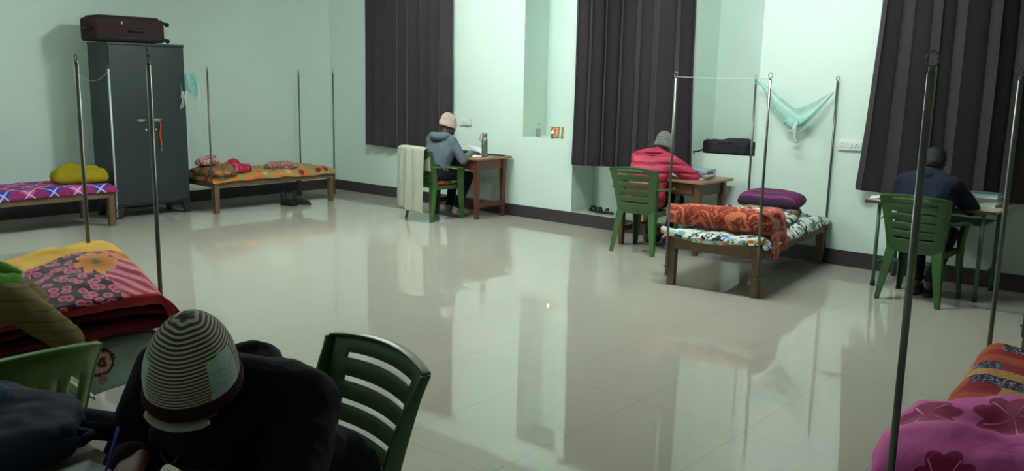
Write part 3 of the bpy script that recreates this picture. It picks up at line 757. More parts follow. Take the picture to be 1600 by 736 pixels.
# --- bed E
o = finish(cushion('pink_quilt', 1.14, .66, .24, m_pattern('pink_flower_quilt', p_pinkflower, .75, 6, .03), 41, .045, 4, 4, flat=.30, N=48), 'bright pink quilt with maroon flowers heaped on the near end of the lower-right cot', 'quilt'); place(o, (-.26, 2.86, .47), .08)
o = finish(cushion('cloth_bundle', .42, .50, .13, m_pattern('cream_red_cloth', p_redwhite), 43, .05, 7, 3), 'cream and red cloth heaped at the frame edge of the lower-right cot', 'cloth'); place(o, (-.36, 3.72, .62), .2)
# --- bed F
o = finish(cushion('blanket', .50, .42, .20, m_pattern('peach_blanket', p_pinkpeach, .8, 6, .03), 47, .06, 5, 3), 'peach blanket heaped on the cot at the right edge', 'blanket'); place(o, (-.86, 6.62, .455), .3)
o = finish(cushion('pillow', .50, .30, .19, m_cloth('maroon_pillow_cloth', '#7A1226'), 49, .03, 5, 3), 'maroon pillow on top of the peach blanket at the right edge', 'pillow'); place(o, (-.80, 6.66, .66), .2)
# ------------------------------------------------------------------ nets and strings
def m_net(name, col, alpha):
    g = G(name); v = g.coord('Object'); n = g.noise(v, 40, 2); g.b.inputs['Alpha'].default_value = alpha
    return g.done(g.mix(n, col, '#BFE6DC'), .9, 0, .1)
M_net = m_net('aqua_net', '#7FC4BC', .42); M_net2 = m_net('aqua_net_dense', '#6FB9B4', .8); M_net0 = m_net('white_haze_net', '#B9D6CC', .12)
M_knot = m_cloth('white_cotton', '#C9D2CC')
t = empty('mosquito_net', (-3.675, 8.11, 1.70), .06, 'aqua mosquito net slung between the wall-side poles of the netted cot', 'mosquito net')
A_, B_ = Vector((-.215, .02, .0)), Vector((.56, .02, .0))
def slung(w0, w1, sag, ph):
    def fn(u, v):
        x = A_.x+(B_.x-A_.x)*u; k = math.sin(PI*u)
        c = -sag*(1-abs(2*u-1.15)**1.25 if abs(2*u-1.15) < 1 else 0)
        ww = w0+(w1-w0)*k
        return (x, -.03-.04*k*math.sin(v*7+ph)+.02*nz(u*6, v*5, ph), c*1.0+ww*(v-.5)*1.0+.01*nz(u*9, v*6, ph))
    return fn
sheet('net_swag', 30, 10, slung(.01, .20, .34, 0), M_net, t, 0, sub=1); sheet('net_swag', 30, 10, slung(.01, .10, .42, 2), M_net, t, 0, sub=1)
bm = bmesh.new(); hull(bm, [((.14, -.06, -.36), .035), ((.30, -.06, -.35), .035), ((.22, -.06, -.40), .035)]); disp(flesh('net_bunch', bm, M_net2, t, .012), .03, .05)
bm = bmesh.new(); chain(bm, [((.26, -.08, -.33), .012), ((.24, -.10, -.42), .022), ((.25, -.10, -.50), .012), ((.26, -.1, -.54), .018)]); chain(bm, [((.24, -.10, -.42), .018), ((.19, -.1, -.46), .008)]); disp(flesh('tie', bm, M_knot, t, .007), .012, .03)
t = empty('mosquito_net', (-9.96, 5.60, 1.70), 0, 'small aqua net bundle hanging beside the locker from the cot pole', 'mosquito net')
def nb(u, v): return (-.02+.03*math.sin(u*12+v*3), -.03-.20*u+.03*v*math.sin(u*5), .0-(.26+.06*math.sin(u*7))*v-.02*u)
sheet('net_bunch', 16, 12, nb, M_net2, t, .004)
def nb2(u, v): return (-.06+.03*math.sin(u*14), .02-.22*u+.06*v, -.02-(1.15)*v)
sheet('net_veil', 16, 20, nb2, M_net0, t, 0)
for k in range(3):
    obj('tie', T([(.0, -.16-.03*k, -.22), (.01, -.20-.02*k, -.32-.01*k), (.0, -.20-.035*k, -.40-.02*k)], [.008, .006, .008], 6), M_knot, t, True)
def string(a, b, sag, label):
    a, b = Vector(a), Vector(b); pts = [a.lerp(b, i/16)+Vector((0, 0, -sag*4*(i/16)*(1-i/16))) for i in range(17)]
    t = obj('string', T(pts, .0025, 5), M_knot, None, True); return finish(t, label, 'string')
string((-3.706, 6.262, 1.735), (-2.93, 6.34, 1.735), .008, 'thin white string tied between the foot poles of the netted cot')
string((-9.61, 4.35, 1.72), (-10.39, 4.35, 1.66), .10, 'thin string sagging between the two end poles of the checked cot')
# ------------------------------------------------------------------ wall fittings
def switch(x, z, w_, h, label, kind):
    t = empty('switchboard', (x, YB, z), 0, label, 'switchboard')
    obj('plate', B(-w_/2, w_/2, -.03, -.001, -h/2, h/2), M_swplate, t, False, .006)
    if kind:
        for s in (-1, 1):
            bm = bmesh.new()
            for dx, dz in ((0, .014), (-.015, -.012), (.015, -.012)):
                lathe(bm, [(.0055 if dz > 0 else .004, 0), (.0055 if dz > 0 else .004, .003)], 10, Matrix.Translation((s*w_*.30+dx, -.030, dz)) @ Matrix.Rotation(PI/2, 4, 'X'))
            obj('socket', bm, M_dark, t)
        obj('switch_rocker', B(-.022, .022, -.038, -.028, -.02, .022), M_swplate, t, False, .004)
    else:
        for k in (-1.5, -.5, .5, 1.5): obj('switch_rocker', B(k*.034-.012, k*.034+.012, -.037, -.028, -.02, .02), M_swplate, t, False, .003)
switch(-2.95, 1.14, .225, .085, 'white switchboard with two sockets beside the right curtain', True)
switch(-7.94, 1.135, .20, .085, 'white switchboard on the wall above the desk with the flask', False)
# niche: cup, framed pictures, oil lamp
t = empty('steel_tumbler', (-6.82, 8.32, 1.0), 0, 'grey steel tumbler on the niche sill', 'tumbler')
obj('cup', lathe(bmesh.new(), [(.026, 0), (.028, .004), (.034, .10), (.036, .102), (.033, .101), (.026, .01)], 20), M_steel, t, True)
t = empty('plant_sprig', (-6.81, 8.32, 1.015), 0, 'yellow-green sprig standing in the steel tumbler', 'sprig')
obj('stem', T([(0, 0, 0), (.005, 0, .08), (.012, 0, .12)], .002, 5), m_plain('stem', '#7FA050'), t)
for k in range(5):
    a = k*1.3; bm = bmesh.new(); ell(bm, (.012+.016*math.cos(a), .016*math.sin(a), .125+.006*k), (.014, .008, .007), Matrix.Rotation(a, 4, 'Z')); obj('leaf', bm, m_plain('leaf', '#A9C46A'), t, True)
M_goldf = m_plain('gold_frame', '#8C6E48', .4)
def p_icon(g, v):
    x, y, _ = g.sep(v); n = g.noise(v, 14, 2, .5, 1); return g.mix((n > .5), '#B8946A', '#9A5A46')
for k, (x, w_, lab) in enumerate(((-6.60, .125, 'small gold-framed picture in the niche, the left one behind the flame'), (-6.44, .12, 'small gold-framed picture in the niche, touching the right jamb'))):
    t = empty('framed_picture', (x, 8.36, 1.0), 0, lab, 'picture', 'framed pictures in the niche')
    h = .135; bm = bmesh.new(); mt = Matrix.Rotation(-.12, 4, 'X')
    box(bm, -w_/2, -w_/2+.012, 0, .012, 0, h, mt); box(bm, w_/2-.012, w_/2, 0, .012, 0, h, mt); box(bm, -w_/2, w_/2, 0, .012, 0, .012, mt); box(bm, -w_/2, w_/2, 0, .012, h-.012, h, mt)
    obj('frame', bm, M_goldf, t, False, .002); obj('print', B(-w_/2+.01, w_/2-.01, .003, .008, .01, h-.01, m=mt), m_pattern('faded_print', p_icon, .6, 20, .001, 'Object'), t)
t = empty('oil_lamp', (-6.55, 8.26, 1.0), 0, 'small brass oil lamp with a lit flame in the niche', 'oil lamp')
obj('bowl', lathe(bmesh.new(), [(.026, 0), (.026, .005), (.008, .012), (.006, .04), (.012, .045), (.032, .062), (.030, .064), (.010, .052)], 20), m_plain('brass', '#8A5A34', .35, .8), t, True)
g = G('flame'); g.b.inputs['Emission Color'].default_value = (1, .62, .35, 1); g.b.inputs['Emission Strength'].default_value = 14; mf = g.done('#FFD9A0', .6)
obj('flame', lathe(bmesh.new(), [(.002, .054), (.009, .064), (.008, .075), (.002, .092)], 12), mf, t, True)
# slippers in the alcove, bag on the ledge
def sandal(x, y, z, rz, label, cat='sandal', mat=M_black, group=None):
    t = empty('sandal', (x, y, z), rz, label, cat, group)
    bm = bmesh.new(); hull(bm, [((0, -.09, .01), .035), ((0, .03, .01), .04), ((0, .10, .01), .038)])
    for v in bm.verts: v.co.z = max(0, min(.022, v.co.z))
    obj('sole', bm, M_rubber, t, False, .003)
    obj('strap', T([(-.038, .05, .018), (-.02, .055, .06), (.02, .055, .06), (.038, .05, .018)], .009, 8, 2.0), mat, t, True)
    obj('strap', T([(-.036, -.03, .018), (-.025, -.035, .055), (.025, -.035, .055), (.036, -.03, .018)], .007, 8, 1.8), mat, t, True)
sandal(-5.93, 8.34, .162, 1.2, 'dark sandal in the low alcove, the left one of the pair', group='sandals in the low alcove'); sandal(-5.79, 8.32, .162, 1.7, 'dark sandal in the low alcove, the right one of the pair', group='sandals in the low alcove')
t = empty('duffel_bag', (-4.27, 8.36, .966), 0, 'black duffel bag lying on the wall ledge above the pillow', 'bag')
bm = bmesh.new(); hull(bm, [(( sx_, sy_, sz_), .03) for sx_ in (-.23, .23) for sy_ in (-.08, .10) for sz_ in (.03, .11)]); hull(bm, [((-.02, -.05, .13), .03), ((.2, -.05, .14), .03), ((.2, .05, .14), .03), ((-.02, .05, .13), .03)]); disp(flesh('bag_body', bm, M_black, t, .012), .02, .09)
obj('handle', T([(-.12, -.08, .09), (-.06, -.11, .12), (.08, -.11, .125), (.14, -.08, .1)], .009, 8), M_black, t, True)
obj('shoulder_strap', T([(-.24, -.08, .04), (-.29, -.13, .012), (-.33, -.15, .01), (-.31, -.165, -.01)], .008, 8), M_black, t, True)
bm = bmesh.new(); hull(bm, [((.27, -.06, .035), .032), ((.32, -.06, .06), .02), ((.3, -.04, .03), .03)]); flesh('end_pocket', bm, M_black, t, .01)
# ------------------------------------------------------------------ books, papers, flask
def book(x, y, z, w_, d, h, rz, cover, label, cat='book', group=None, name='book'):
    t = empty(name, (x, y, z), rz, label, cat, group)
    obj('pages', B(-w_/2+.003, w_/2-.003, -d/2+.003, d/2-.003, .002, h-.002), M_paper, t)
    bm = bmesh.new(); box(bm, -w_/2, w_/2, -d/2, d/2, 0, .002); box(bm, -w_/2, w_/2, -d/2, d/2, h-.002, h); box(bm, -w_/2, -w_/2+.003, -d/2, d/2, .002, h-.002)
    obj('cover', bm, cover, t)
def mc(n, c): return m_plain(n, c, .5)
cols = {'grey': mc('grey_cover', '#8C8C92'), 'pale': mc('pale_cover', '#B6A9AC'), 'blue': mc('light_blue_cover', '#8FB6CC'), 'dark': mc('dark_cover', '#3E3A44'), 'teal': mc('teal_cover', '#4C7470'), 'white': mc('white_cover', '#C6CCC8'), 'purple': mc('purple_cover', '#5A4A92'), 'brown': mc('brown_cover', '#6C5A50'), 'green': mc('pale_green_cover', '#A9C2A0')}
z = .746; names = ['lowest', 'second', 'third', 'fourth', 'fifth', 'topmost']
for k, (cn, h) in enumerate((('pale', .018), ('dark', .014), ('pale', .022), ('dark', .012), ('grey', .020), ('blue', .012))):
    book(-4.30+.012*(k % 3), 7.78+.01*((k*2) % 3), z, .26, .20, h, .08*((k % 3)-1), cols[cn], 'book on the desk beside the pink jacket, %s of the six stacked' % names[k], group='books on the pink-jacket desk'); z += h+.0005
z = .743
for k, (cn, h) in enumerate((('white', .022), ('white', .025), ('green', .02), ('white', .02), ('teal', .012))):
    book(-1.72+.01*(k % 2), 7.88+.012*((k*2) % 3), z, .24, .19, h, .06*((k % 3)-1), cols[cn], 'book at the right end of the steel-legged desk, %s of the five stacked' % names[k if k < 4 else 5], group='books on the steel-legged desk'); z += h+.0005
book(-1.98, 7.94, .743, .20, .15, .02, .15, cols['purple'], 'purple book beside the stack on the steel-legged desk')
def open_pad(x, y, z, rz, label, s=1.0, lift=0, cat='notebook', name='notebook'):
    t = empty(name, (x, y, z), rz, label, cat)
    for sd in (-1, 1):
        def pf(u, v, sd=sd): 
            h = .014*math.sin(PI*min(1, u*1.3+.02))*(1-u*.5)+.004+lift*u*u
            return (sd*u*.17*s, (v-.5)*.24*s, h)
        sheet('page_block', 10, 4, pf, M_paper, t, .003, sub=0)
    obj('cover', B(-.175*s, .175*s, -.125*s, .125*s, 0, .0015), cols['white'], t)
    return t
open_pad(-7.42, 7.76, .756, .1, 'open notebook on the desk in front of the grey-hooded person')
def curl(u, v): return (-.16+.32*u, (v-.5)*.22, .02+.10*math.sin(PI*.5*(1-u))*(1-.3*v)+.02*nz(u*3, v*3))
o = sheet('loose_papers', 10, 8, curl, M_paper, None, .004); finish(o, 'curled white papers standing on the desk behind the notebook of the grey-hooded person', 'papers'); place(o, (-7.55, 7.98, .757), .1)
obj_pen = finish(obj('pen', T([(0, 0, 0), (.14, .02, 0)], .004, 8), mc('blue_pen', '#2A3E96'), None, True), 'blue pen lying at the right edge of the open notebook by the flask', 'pen'); obj_pen.location = (-7.38, 7.86, .778)
o = finish(obj('phone', B(-.11, .11, -.04, .04, 0, .012), M_black, None, False, .003), 'flat dark case lying behind the steel flask on the desk', 'case'); place(o, (-7.26, 8.05, .756), .1)
open_pad(-4.62, 7.80, .746, .0, 'open notebook under the arms of the person in the pink jacket')
open_pad(-2.02, 7.72, .743, .1, 'open notebook on the steel-legged desk in front of the navy-clad person')
open_pad(-2.40, 7.70, .743, .25, 'open white book overhanging the left end of the steel-legged desk', .9, -.0)
t = empty('vacuum_flask', (-7.18, 7.74, .756), 0, 'tall steel vacuum flask on the left desk', 'flask')
obj('flask_body', lathe(bmesh.new(), [(.036, 0), (.038, .004), (.038, .20), (.034, .225), (.028, .24), (.028, .243)], 24), M_steel, t, True)
obj('cap', lathe(bmesh.new(), [(.030, .243), (.031, .246), (.029, .30), (.027, .303)], 24), M_steel, t, True)
obj('emblem', B(-.012, .012, -.0395, -.037, .13, .145), M_dark, t)
obj('strap', T([(-.028, 0, .285), (-.06, -.01, .27), (-.075, -.01, .22), (-.065, -.01, .19), (-.05, -.005, .21), (-.03, 0, .25)], .004, 6, 2), m_cloth('peach_strap', '#C79A86'), t, True)
# ------------------------------------------------------------------ people
def V3(*a): return Vector(a)
def hand_geo(bm, wrist, d, nrm, side, curl=.5, s=1.0):
    """palm, four unequal fingers, side thumb. d: pointing direction, nrm: palm-down normal (points out of the palm)"""
    d = Vector(d).normalized(); nrm = Vector(nrm); nrm = (nrm-d*nrm.dot(d)).normalized(); lat = d.cross(nrm)*side
    W = Vector(wrist); k = lambda a, l, n: W+d*a*s+lat*l*s+nrm*n*s
    hull(bm, [(k(.0, -.016, 0), .019*s), (k(.0, .016, 0), .019*s), (k(.08, -.032, 0), .0125*s), (k(.082, .030, 0), .0125*s)])
    for j, (l, L) in enumerate(((.030, .070), (.010, .078), (-.011, .072), (-.031, .056))):
        a0 = curl*.7; p = k(.082, l, 0); pts = [(p, .0098*s)]
        for q, fr in enumerate((.45, .30, .25)):
            a0_ = a0*(q+1); dd = d*math.cos(a0_)+nrm*math.sin(a0_); p = p+dd*L*fr*s; pts.append((p, (.0092-.0009*q)*s))
        chain(bm, pts)
    p0 = k(.018, .022, .004); p1 = k(.050, .048, .014); p2 = k(.082, .052, .026); p3 = k(.102, .044, .034)
    chain(bm, [(p0, .015*s), (p1, .0115*s), (p2, .0098*s), (p3, .0085*s)])
def two_bone(a, b, l1, l2, hint):
    a, b, hint = Vector(a), Vector(b), Vector(hint); d = b-a; L = min(d.length, l1+l2-.004); dn = d.normalized()
    x = (l1*l1-l2*l2+L*L)/(2*L); h = math.sqrt(max(0, l1*l1-x*x)); hp = hint-dn*hint.dot(dn)
    return a+dn*x+hp.normalized()*h, a+dn*L
def person(loc, rz, J, label, cols_, voxel=.009, jk=0.0, sleeve='long', bare_feet=False, shoe='shoe', quilt=False, cloth_names=('jacket', 'trousers')):
    t = empty('person', loc, rz, label, 'person')
    skin, jm, tm = cols_['skin'], cols_['jacket'], cols_['trousers']
    pel = V3(*J['pelvis']); che = V3(*J['chest']); sh = [V3(*J['shL']), V3(*J['shR'])]; nk = V3(*J['neck']); hd = V3(*J['head'])
    R = Matrix.Rotation(J.get('hyaw', 0), 4, 'Z') @ Matrix.Rotation(-J.get('hpitch', 0), 4, 'X')     # head frame, +y = face
    body = bmesh.new(); jac = bmesh.new(); tro = bmesh.new()
    sx = (sh[1]-sh[0]).normalized()
    tl = [[(pel-sx*.09, .10), (pel+sx*.09, .10), (pel.lerp(che, .5)-sx*.075, .095), (pel.lerp(che, .5)+sx*.075, .095)],
          [(pel.lerp(che, .5)-sx*.075, .095), (pel.lerp(che, .5)+sx*.075, .095), (che-sx*.085, .105), (che+sx*.085, .105)],
          [(che-sx*.085, .105), (che+sx*.085, .105), (sh[0]*.9+sh[1]*.1, .06), (sh[1]*.9+sh[0]*.1, .06), (nk, .05)]]
    for h_ in tl: hull(body, h_); hull(jac, [(p, r+.014+jk) for p, r in h_])
    chain(body, [(nk-V3(0, 0, .03), .055), (nk.lerp(hd, .5), .052), (hd, .05)])
    # head
    def hp(x, y, z): return hd+(R @ V3(x, y, z))
    ell(body, hp(0, -.012, .035), (.074, .094, .082), R); ell(body, hp(0, .028, -.015), (.060, .066, .082), R); ell(body, hp(0, .045, -.078), (.036, .034, .026), R)
    ell(body, hp(0, .095, -.018), (.013, .020, .024), R); ell(body, hp(0, .085, .022), (.045, .018, .014), R); ell(body, hp(0, .086, -.052), (.024, .012, .011), R)
    for s in (-1, 1):
        ell(body, hp(s*.074, -.005, -.005), (.011, .020, .031), R); ell(body, hp(s*.040, .062, -.022), (.020, .018, .016), R)
    # arms
    hands = []
    for i, s in enumerate((-1, 1)):
        a = sh[i]; wr = V3(*J['wrist'][i]); el, wr = two_bone(a, wr, .28, .25, J['elbow'][i])
        chain(body, [(a, .05), (el, .038), (wr, .025)])
        if sleeve == 'long': chain(jac, [(a, .066+jk), (a.lerp(el, .5), .062+jk), (el, .053+jk), (el.lerp(wr, .6), .048+jk*.7), (el.lerp(wr, .93), .038+jk*.5)])
        d = V3(*J['hdir'][i]); hand_geo(body, wr+(wr-el).normalized()*.008, d, J['hnrm'][i], -s, J.get('curl', (.5, .5))[i])
        hands.append((wr, d))
    # legs
    for i, s in enumerate((-1, 1)):
        hip = pel+sx*s*.095-V3(0, 0, .0); kn = V3(*J['knee'][i]); an = V3(*J['ankle'][i]); fd = V3(*J.get('fdir', (((0, 1, 0)), ((0, 1, 0))))[i]).normalized()
        chain(body, [(hip, .075), (kn, .052), (kn.lerp(an, .35), .048), (an, .034)])
        hull(body, [(an+V3(0, 0, -.03), .03), (an+fd*.10+V3(0, 0, -.045), .027)]); hull(body, [(an+fd*.10+V3(0, 0, -.045), .027), (an+fd*.17+V3(0, 0, -.052), .02)])
        lt = cols_.get('loose', 0)
        chain(tro, [(hip, .10+lt), (hip.lerp(kn, .5), .085+lt), (kn, .066+lt), (kn.lerp(an, .4), .062+lt), (an.lerp(kn, .08), .052+lt)])
        if not bare_feet:
            b2 = bmesh.new(); hull(b2, [(an+V3(0, 0, -.025)-fd*.03, .042), (an+fd*.08+V3(0, 0, -.04), .042), (an+fd*.18+V3(0, 0, -.05), .034), (an+V3(0, 0, .01), .045)])
            flesh(shoe, b2, cols_.get('shoe', M_black), t, .01)
    hull(tro, [(pel-sx*.10, .115), (pel+sx*.10, .115), (pel-sx*.09+V3(0, 0, .06), .105), (pel+sx*.09+V3(0, 0, .06), .105)])
    flesh('body', body, skin, t, voxel, 3)
    jo = flesh(cloth_names[0], jac, jm, t, .011, 5)
    disp(jo, .018, .09)
    to = flesh(cloth_names[1], tro, tm, t, .012, 5); disp(to, .018, .10)
    for s in (-1, 1):
        bm = bmesh.new(); ell(bm, hp(s*.031, .079, .004), (.011, .009, .008), R); e = obj('eye', bm, M_eye, t, True)
        bm = bmesh.new(); ell(bm, hp(s*.031, .0875, .003), (.0048, .003, .0048), R); obj('iris', bm, M_iris, e, True)
        bm = bmesh.new(); chain(bm, [(hp(s*.014, .098, .026), .003), (hp(s*.034, .094, .032), .0035), (hp(s*.050, .080, .026), .002)]); obj('eyebrow', bm, M_hair, t, True)
    bm = bmesh.new(); ell(bm, hp(0, .0965, -.047), (.021, .005, .004), R); ell(bm, hp(0, .096, -.055), (.018, .0055, .0045), R); obj('lips', bm, M_lip, t, True)
    return t, hp, R, hands
def hair_geo(t, hp, R, low=-.03):
    bm = bmesh.new(); ell(bm, hp(0, -.018, .042), (.084, .098, .088), R); ell(bm, hp(0, -.045, .0), (.078, .068, .07), R); disp(flesh('hair', bm, M_hair, t, .008, 2), .012, .02)
def beanie(t, hp, R, mat, h=.17, r=.093, tilt=.15, base=(0, -.008, .035), brim=None, brimh=.045, cone=.5, name='beanie', sub=1):
    c = hp(*base); m_ = Matrix.Translation(c) @ R @ Matrix.Rotation(tilt, 4, 'X')
    def fn(u, v):
        a = u*2*PI; k = v
        rr = r*(1.0+.06*math.sin(k*PI))*(max(0, 1-k**(2.2+cone))**.55) if k < 1 else 0
        z = -.02+h*k
        if k > .97: rr = max(rr, 0)
        n = 1+.02*math.sin(a*3+1)*k
        return m_ @ Vector((rr*n*math.cos(a)*.93, rr*n*1.12*math.sin(a)-.02*k*k, z))
    o = sheet(name, 40, 26, fn, mat, t, .006, uvs=(1, 1), sub=sub)
    if brim:
        def bf(u, v):
            a = u*2*PI; b = v*2*PI; rr = r*1.03+.007*math.cos(b); z = -.012+brimh/2*math.sin(b)*1.0
            return m_ @ Vector((rr*math.cos(a)*.93, rr*1.12*math.sin(a), z))
        sheet('beanie_brim', 40, 10, bf, brim, o, 0, sub=1)
    return o, m_
def m_rib(name, c1, c2, f=26, axis=1, wob=.0, bs=.6):
    g = G(name); x, y, _ = g.sep(g.coord('UV')); k = (y if axis else x); s = ((k+g.noise(g.coord('UV'), 4)*wob)*f).f(); s2 = (s-.5).abs()*2
    g.bump(s2, bs, .004); return g.done(g.mix((s2 > .5), c1, c2), .95, 0, .1, Sheen_Weight=.3)
M_den = m_cloth('dark_trousers', '#15171D', 120, 10)
# far left: grey hoodie
M_hood = m_cloth('grey_hoodie_cloth', '#5D6971', 140, 12)
t, hp, R, _ = person((-7.62, 7.34, 0), math.radians(-3), dict(pelvis=(0, -.03, .54), chest=(.02, .06, .83), shL=(-.15, .06, .955), shR=(.18, .10, .955), neck=(.04, .11, 1.0), head=(.05, .15, 1.125),
    wrist=[(.0, .42, .80), (.22, .40, .80)], elbow=[(-.5, -.2, -1), (.6, -.4, -1)], hdir=[(.5, 1, -.1), (0, 1, -.1)], hnrm=[(0, 0, -1), (0, 0, -1)], knee=[(-.10, .40, .50), (.14, .42, .50)], ankle=[(-.08, .30, .10), (.14, .22, .10)], hyaw=-.55, hpitch=.42),
    'person in a grey hoodie and pale pink beanie writing at the left desk', dict(skin=M_skin, jacket=M_hood, trousers=M_den, shoe=m_plain('grey_sneaker', '#8A7E7C')), cloth_names=('hoodie', 'trousers'))
bm = bmesh.new(); chain(bm, [((-.06, .0, 1.0), .05), ((.03, -.03, 1.0), .055), ((.13, .02, 1.0), .05)]); chain(bm, [((-.05, .05, .99), .045), ((.02, .15, .985), .035), ((.12, .15, .985), .035), ((.14, .05, 1.0), .045)]); disp(flesh('hood', bm, M_hood, t, .01, 6), .012, .06)
bm = bmesh.new(); ell(bm, hp(0, .04, -.055), (.072, .072, .05), R); flesh('face_scarf', bm, m_cloth('dark_scarf', '#3A3A44'), t, .009)
beanie(t, hp, R, m_rib('pale_pink_knit', '#A98E86', '#C2A9A0', 30, 0), h=.145, r=.090, brim=m_rib('pale_pink_brim', '#B39A90', '#C9B3A8', 60, 0), brimh=.07)
# seat cushion on that chair
o = finish(cushion('seat_cushion', .42, .40, .055, m_pattern('patterned_cushion', lambda g, v: g.mix((g.noise(v, 9, 2, .5, 1) > .5), '#6A6040', g.mix((g.noise(v, 6) > .5), '#A5482A', '#2E3226'))), 61, .01), 'flat cushion with orange and olive print on the towel-draped chair', 'cushion'); place(o, (-7.61, 7.36, .425), -.05)
# towel on the chair back
def tw(u, v):
    w_ = .50; x = (u-.5)*w_
    if v < .18: a = v/.18; y = .035-.03*a-.0; z = .60+.27*a
    elif v < .24: a = (v-.18)/.06; y = .005-.05*a; z = .87+.008*math.sin(PI*a)
    else: a = (v-.24)/.76; y = -.055-.018*a-.01*math.sin(u*16)*a; z = .87-(.72+.05*u)*a
    return (x*(1-.05*v)+.012*nz(u*5, v*3, 2)*v, -.30+y+.008*math.sin(u*23)*min(1, v*2)-.045*(1-(2*u-1)**2)*(1 if v > .2 else .6), z+.02*(1-(2*u-1)**2)+.01*math.sin(u*9)*v)
o = sheet('towel', 40, 40, tw, m_cloth('pale_khaki_towel', '#A9AB9C', 260, 30, bd=.006), None, .010); finish(o, 'long pale towel draped over the back of the far left chair', 'towel'); place(o, (-7.64, 7.33, 0), math.radians(-3))
# pink puffer
g = G('pink_puffer'); v = g.coord('Object'); x, y, z = g.sep(v); k = ((z*11+g.noise(v, 5)*.35)).f(); k2 = (k-.5).abs()*2
g.bump(1.0-k2*k2*k2*k2+g.noise(v, 14, 3)*.5, .7, .03); M_puf = g.done(g.mix(g.noise(v, 12), '#A52A45', '#B8324F'), .5, 0, .4)
t, hp, R, _ = person((-4.68, 7.46, 0), 0, dict(pelvis=(.0, -.03, .54), chest=(.0, .03, .80), shL=(-.165, .08, .925), shR=(.195, .08, .915), neck=(.03, .10, .97), head=(.05, .19, 1.04),
    wrist=[(-.04, .42, .79), (.20, .36, .79)], elbow=[(-.7, -.2, -1), (1.3, -.2, -.5)], hdir=[(.5, 1, -.1), (-.5, 1, -.1)], hnrm=[(0, 0, -1), (0, 0, -1)], knee=[(-.12, .38, .50), (.13, .40, .50)], ankle=[(-.10, .24, .10), (.12, .22, .10)], hyaw=-.05, hpitch=.6),
    'person in a pink puffer jacket and grey striped beanie, seated with back to us', dict(skin=M_skin, jacket=M_puf, trousers=M_den), jk=.018)
bm = bmesh.new(); chain(bm, [((-.05, .05, .99), .04), ((.03, .02, 1.0), .045), ((.11, .05, .99), .04)]); disp(flesh('collar', bm, M_puf, t, .01, 5), .01, .05)
beanie(t, hp, R, m_rib('grey_striped_knit', '#3C3E42', '#8F938F', 9, 1), h=.155, r=.091, tilt=.3, brim=m_rib('grey_striped_brim', '#4A4C50', '#8F938F', 60, 0), brimh=.05)
# navy person
t, hp, R, _ = person((-2.02, 7.36, 0), 0, dict(pelvis=(.0, -.04, .54), chest=(.0, .01, .80), shL=(-.17, .03, .93), shR=(.17, .03, .93), neck=(.0, .06, .985), head=(.0, .15, 1.09),
    wrist=[(-.12, .40, .79), (.14, .40, .79)], elbow=[(-1, -.2, -.8), (1, -.2, -.8)], hdir=[(.4, 1, -.1), (-.4, 1, -.1)], hnrm=[(0, 0, -1), (0, 0, -1)], knee=[(-.12, .38, .50), (.12, .38, .50)], ankle=[(-.05, .16, .10), (.06, .14, .10)], hpitch=.45),
    'person with short black hair and navy jacket, seated with back to us at right', dict(skin=M_skin, jacket=m_cloth('navy_jacket_cloth', '#1B2333', 140, 9), trousers=M_den), bare_feet=True, jk=.015)
hair_geo(t, hp, R)
bm = bmesh.new(); chain(bm, [((-.06, .03, .99), .035), ((0, .0, 1.0), .038), ((.06, .03, .99), .035)]); flesh('collar', bm, t.children[0].data.materials[0] if False else bpy.data.materials['navy_jacket_cloth'], t, .01, 5)
sandal(-2.07, 7.545, 0, 0, 'dark sandal on the left foot of the navy-clad person', group='sandals of the navy-clad person'); sandal(-1.96, 7.525, 0, 0, 'dark sandal on the right foot of the navy-clad person', group='sandals of the navy-clad person')
for s in (-1, 1): pass
o = finish(obj('pen', T([(0, 0, 0), (-.02, .03, .14)], .004, 8), mc('blue_pen_cap', '#3A6BC0'), None, True), 'blue pen standing up beside the right arm of the navy-clad person', 'pen'); o.location = (-1.82, 7.74, .745)
# near person: black jacket, striped beanie
M_blk = m_cloth('black_jacket_cloth', '#0A0C12', 160, 9, bd=.02)
t, hp, R, hands = person((-1.97, 1.42, 0), PI, dict(pelvis=(-.05, .06, .57), chest=(.0, .28, .78), shL=(-.25, .21, .89), shR=(.18, .35, .895), neck=(-.09, .33, .92), head=(-.148, .44, .972),
    wrist=[(-.26, .56, .78), (-.065, .555, .79)], elbow=[(-1.0, -.1, -.9), (1.0, -.4, -.5)], hdir=[(.3, 1, -.1), (-.75, .7, -.12)], hnrm=[(0, 0, -1), (-.3, -.2, -1)], knee=[(-.13, .40, .52), (.13, .40, .52)], ankle=[(-.12, .38, .10), (.12, .38, .10)], hyaw=.75, hpitch=.80, curl=(.4, 1.0)),
    'person in a black jacket and striped knitted beanie bending over the near table', dict(skin=M_skin2, jacket=M_blk, trousers=M_den), voxel=.006, jk=.022)
NEAR = t
bm = bmesh.new(); chain(bm, [((-.20, .27, .90), .06), ((-.07, .22, .945), .065), ((.05, .26, .92), .05)]); chain(bm, [((-.20, .27, .90), .05), ((-.225, .40, .87), .04), ((-.20, .48, .84), .035)]); chain(bm, [((.05, .26, .92), .04), ((.0, .42, .88), .04), ((-.10, .50, .845), .035), ((-.20, .48, .84), .035)]); disp(flesh('hood', bm, M_blk, t, .01, 6), .016, .08)
em = Matrix.Translation((-.072, .475, .79)) @ Vector((-.45, .88, .0)).to_track_quat('Z', 'Y').to_matrix().to_4x4()
bm = bmesh.new(); tube(bm, [em @ Vector((.022*math.cos(a), .034*math.sin(a), 0)) for a in [2*PI*i/24 for i in range(25)]], .002, 6); obj('chest_emblem', bm, m_plain('grey_print', '#6C7474', .6), t, True)
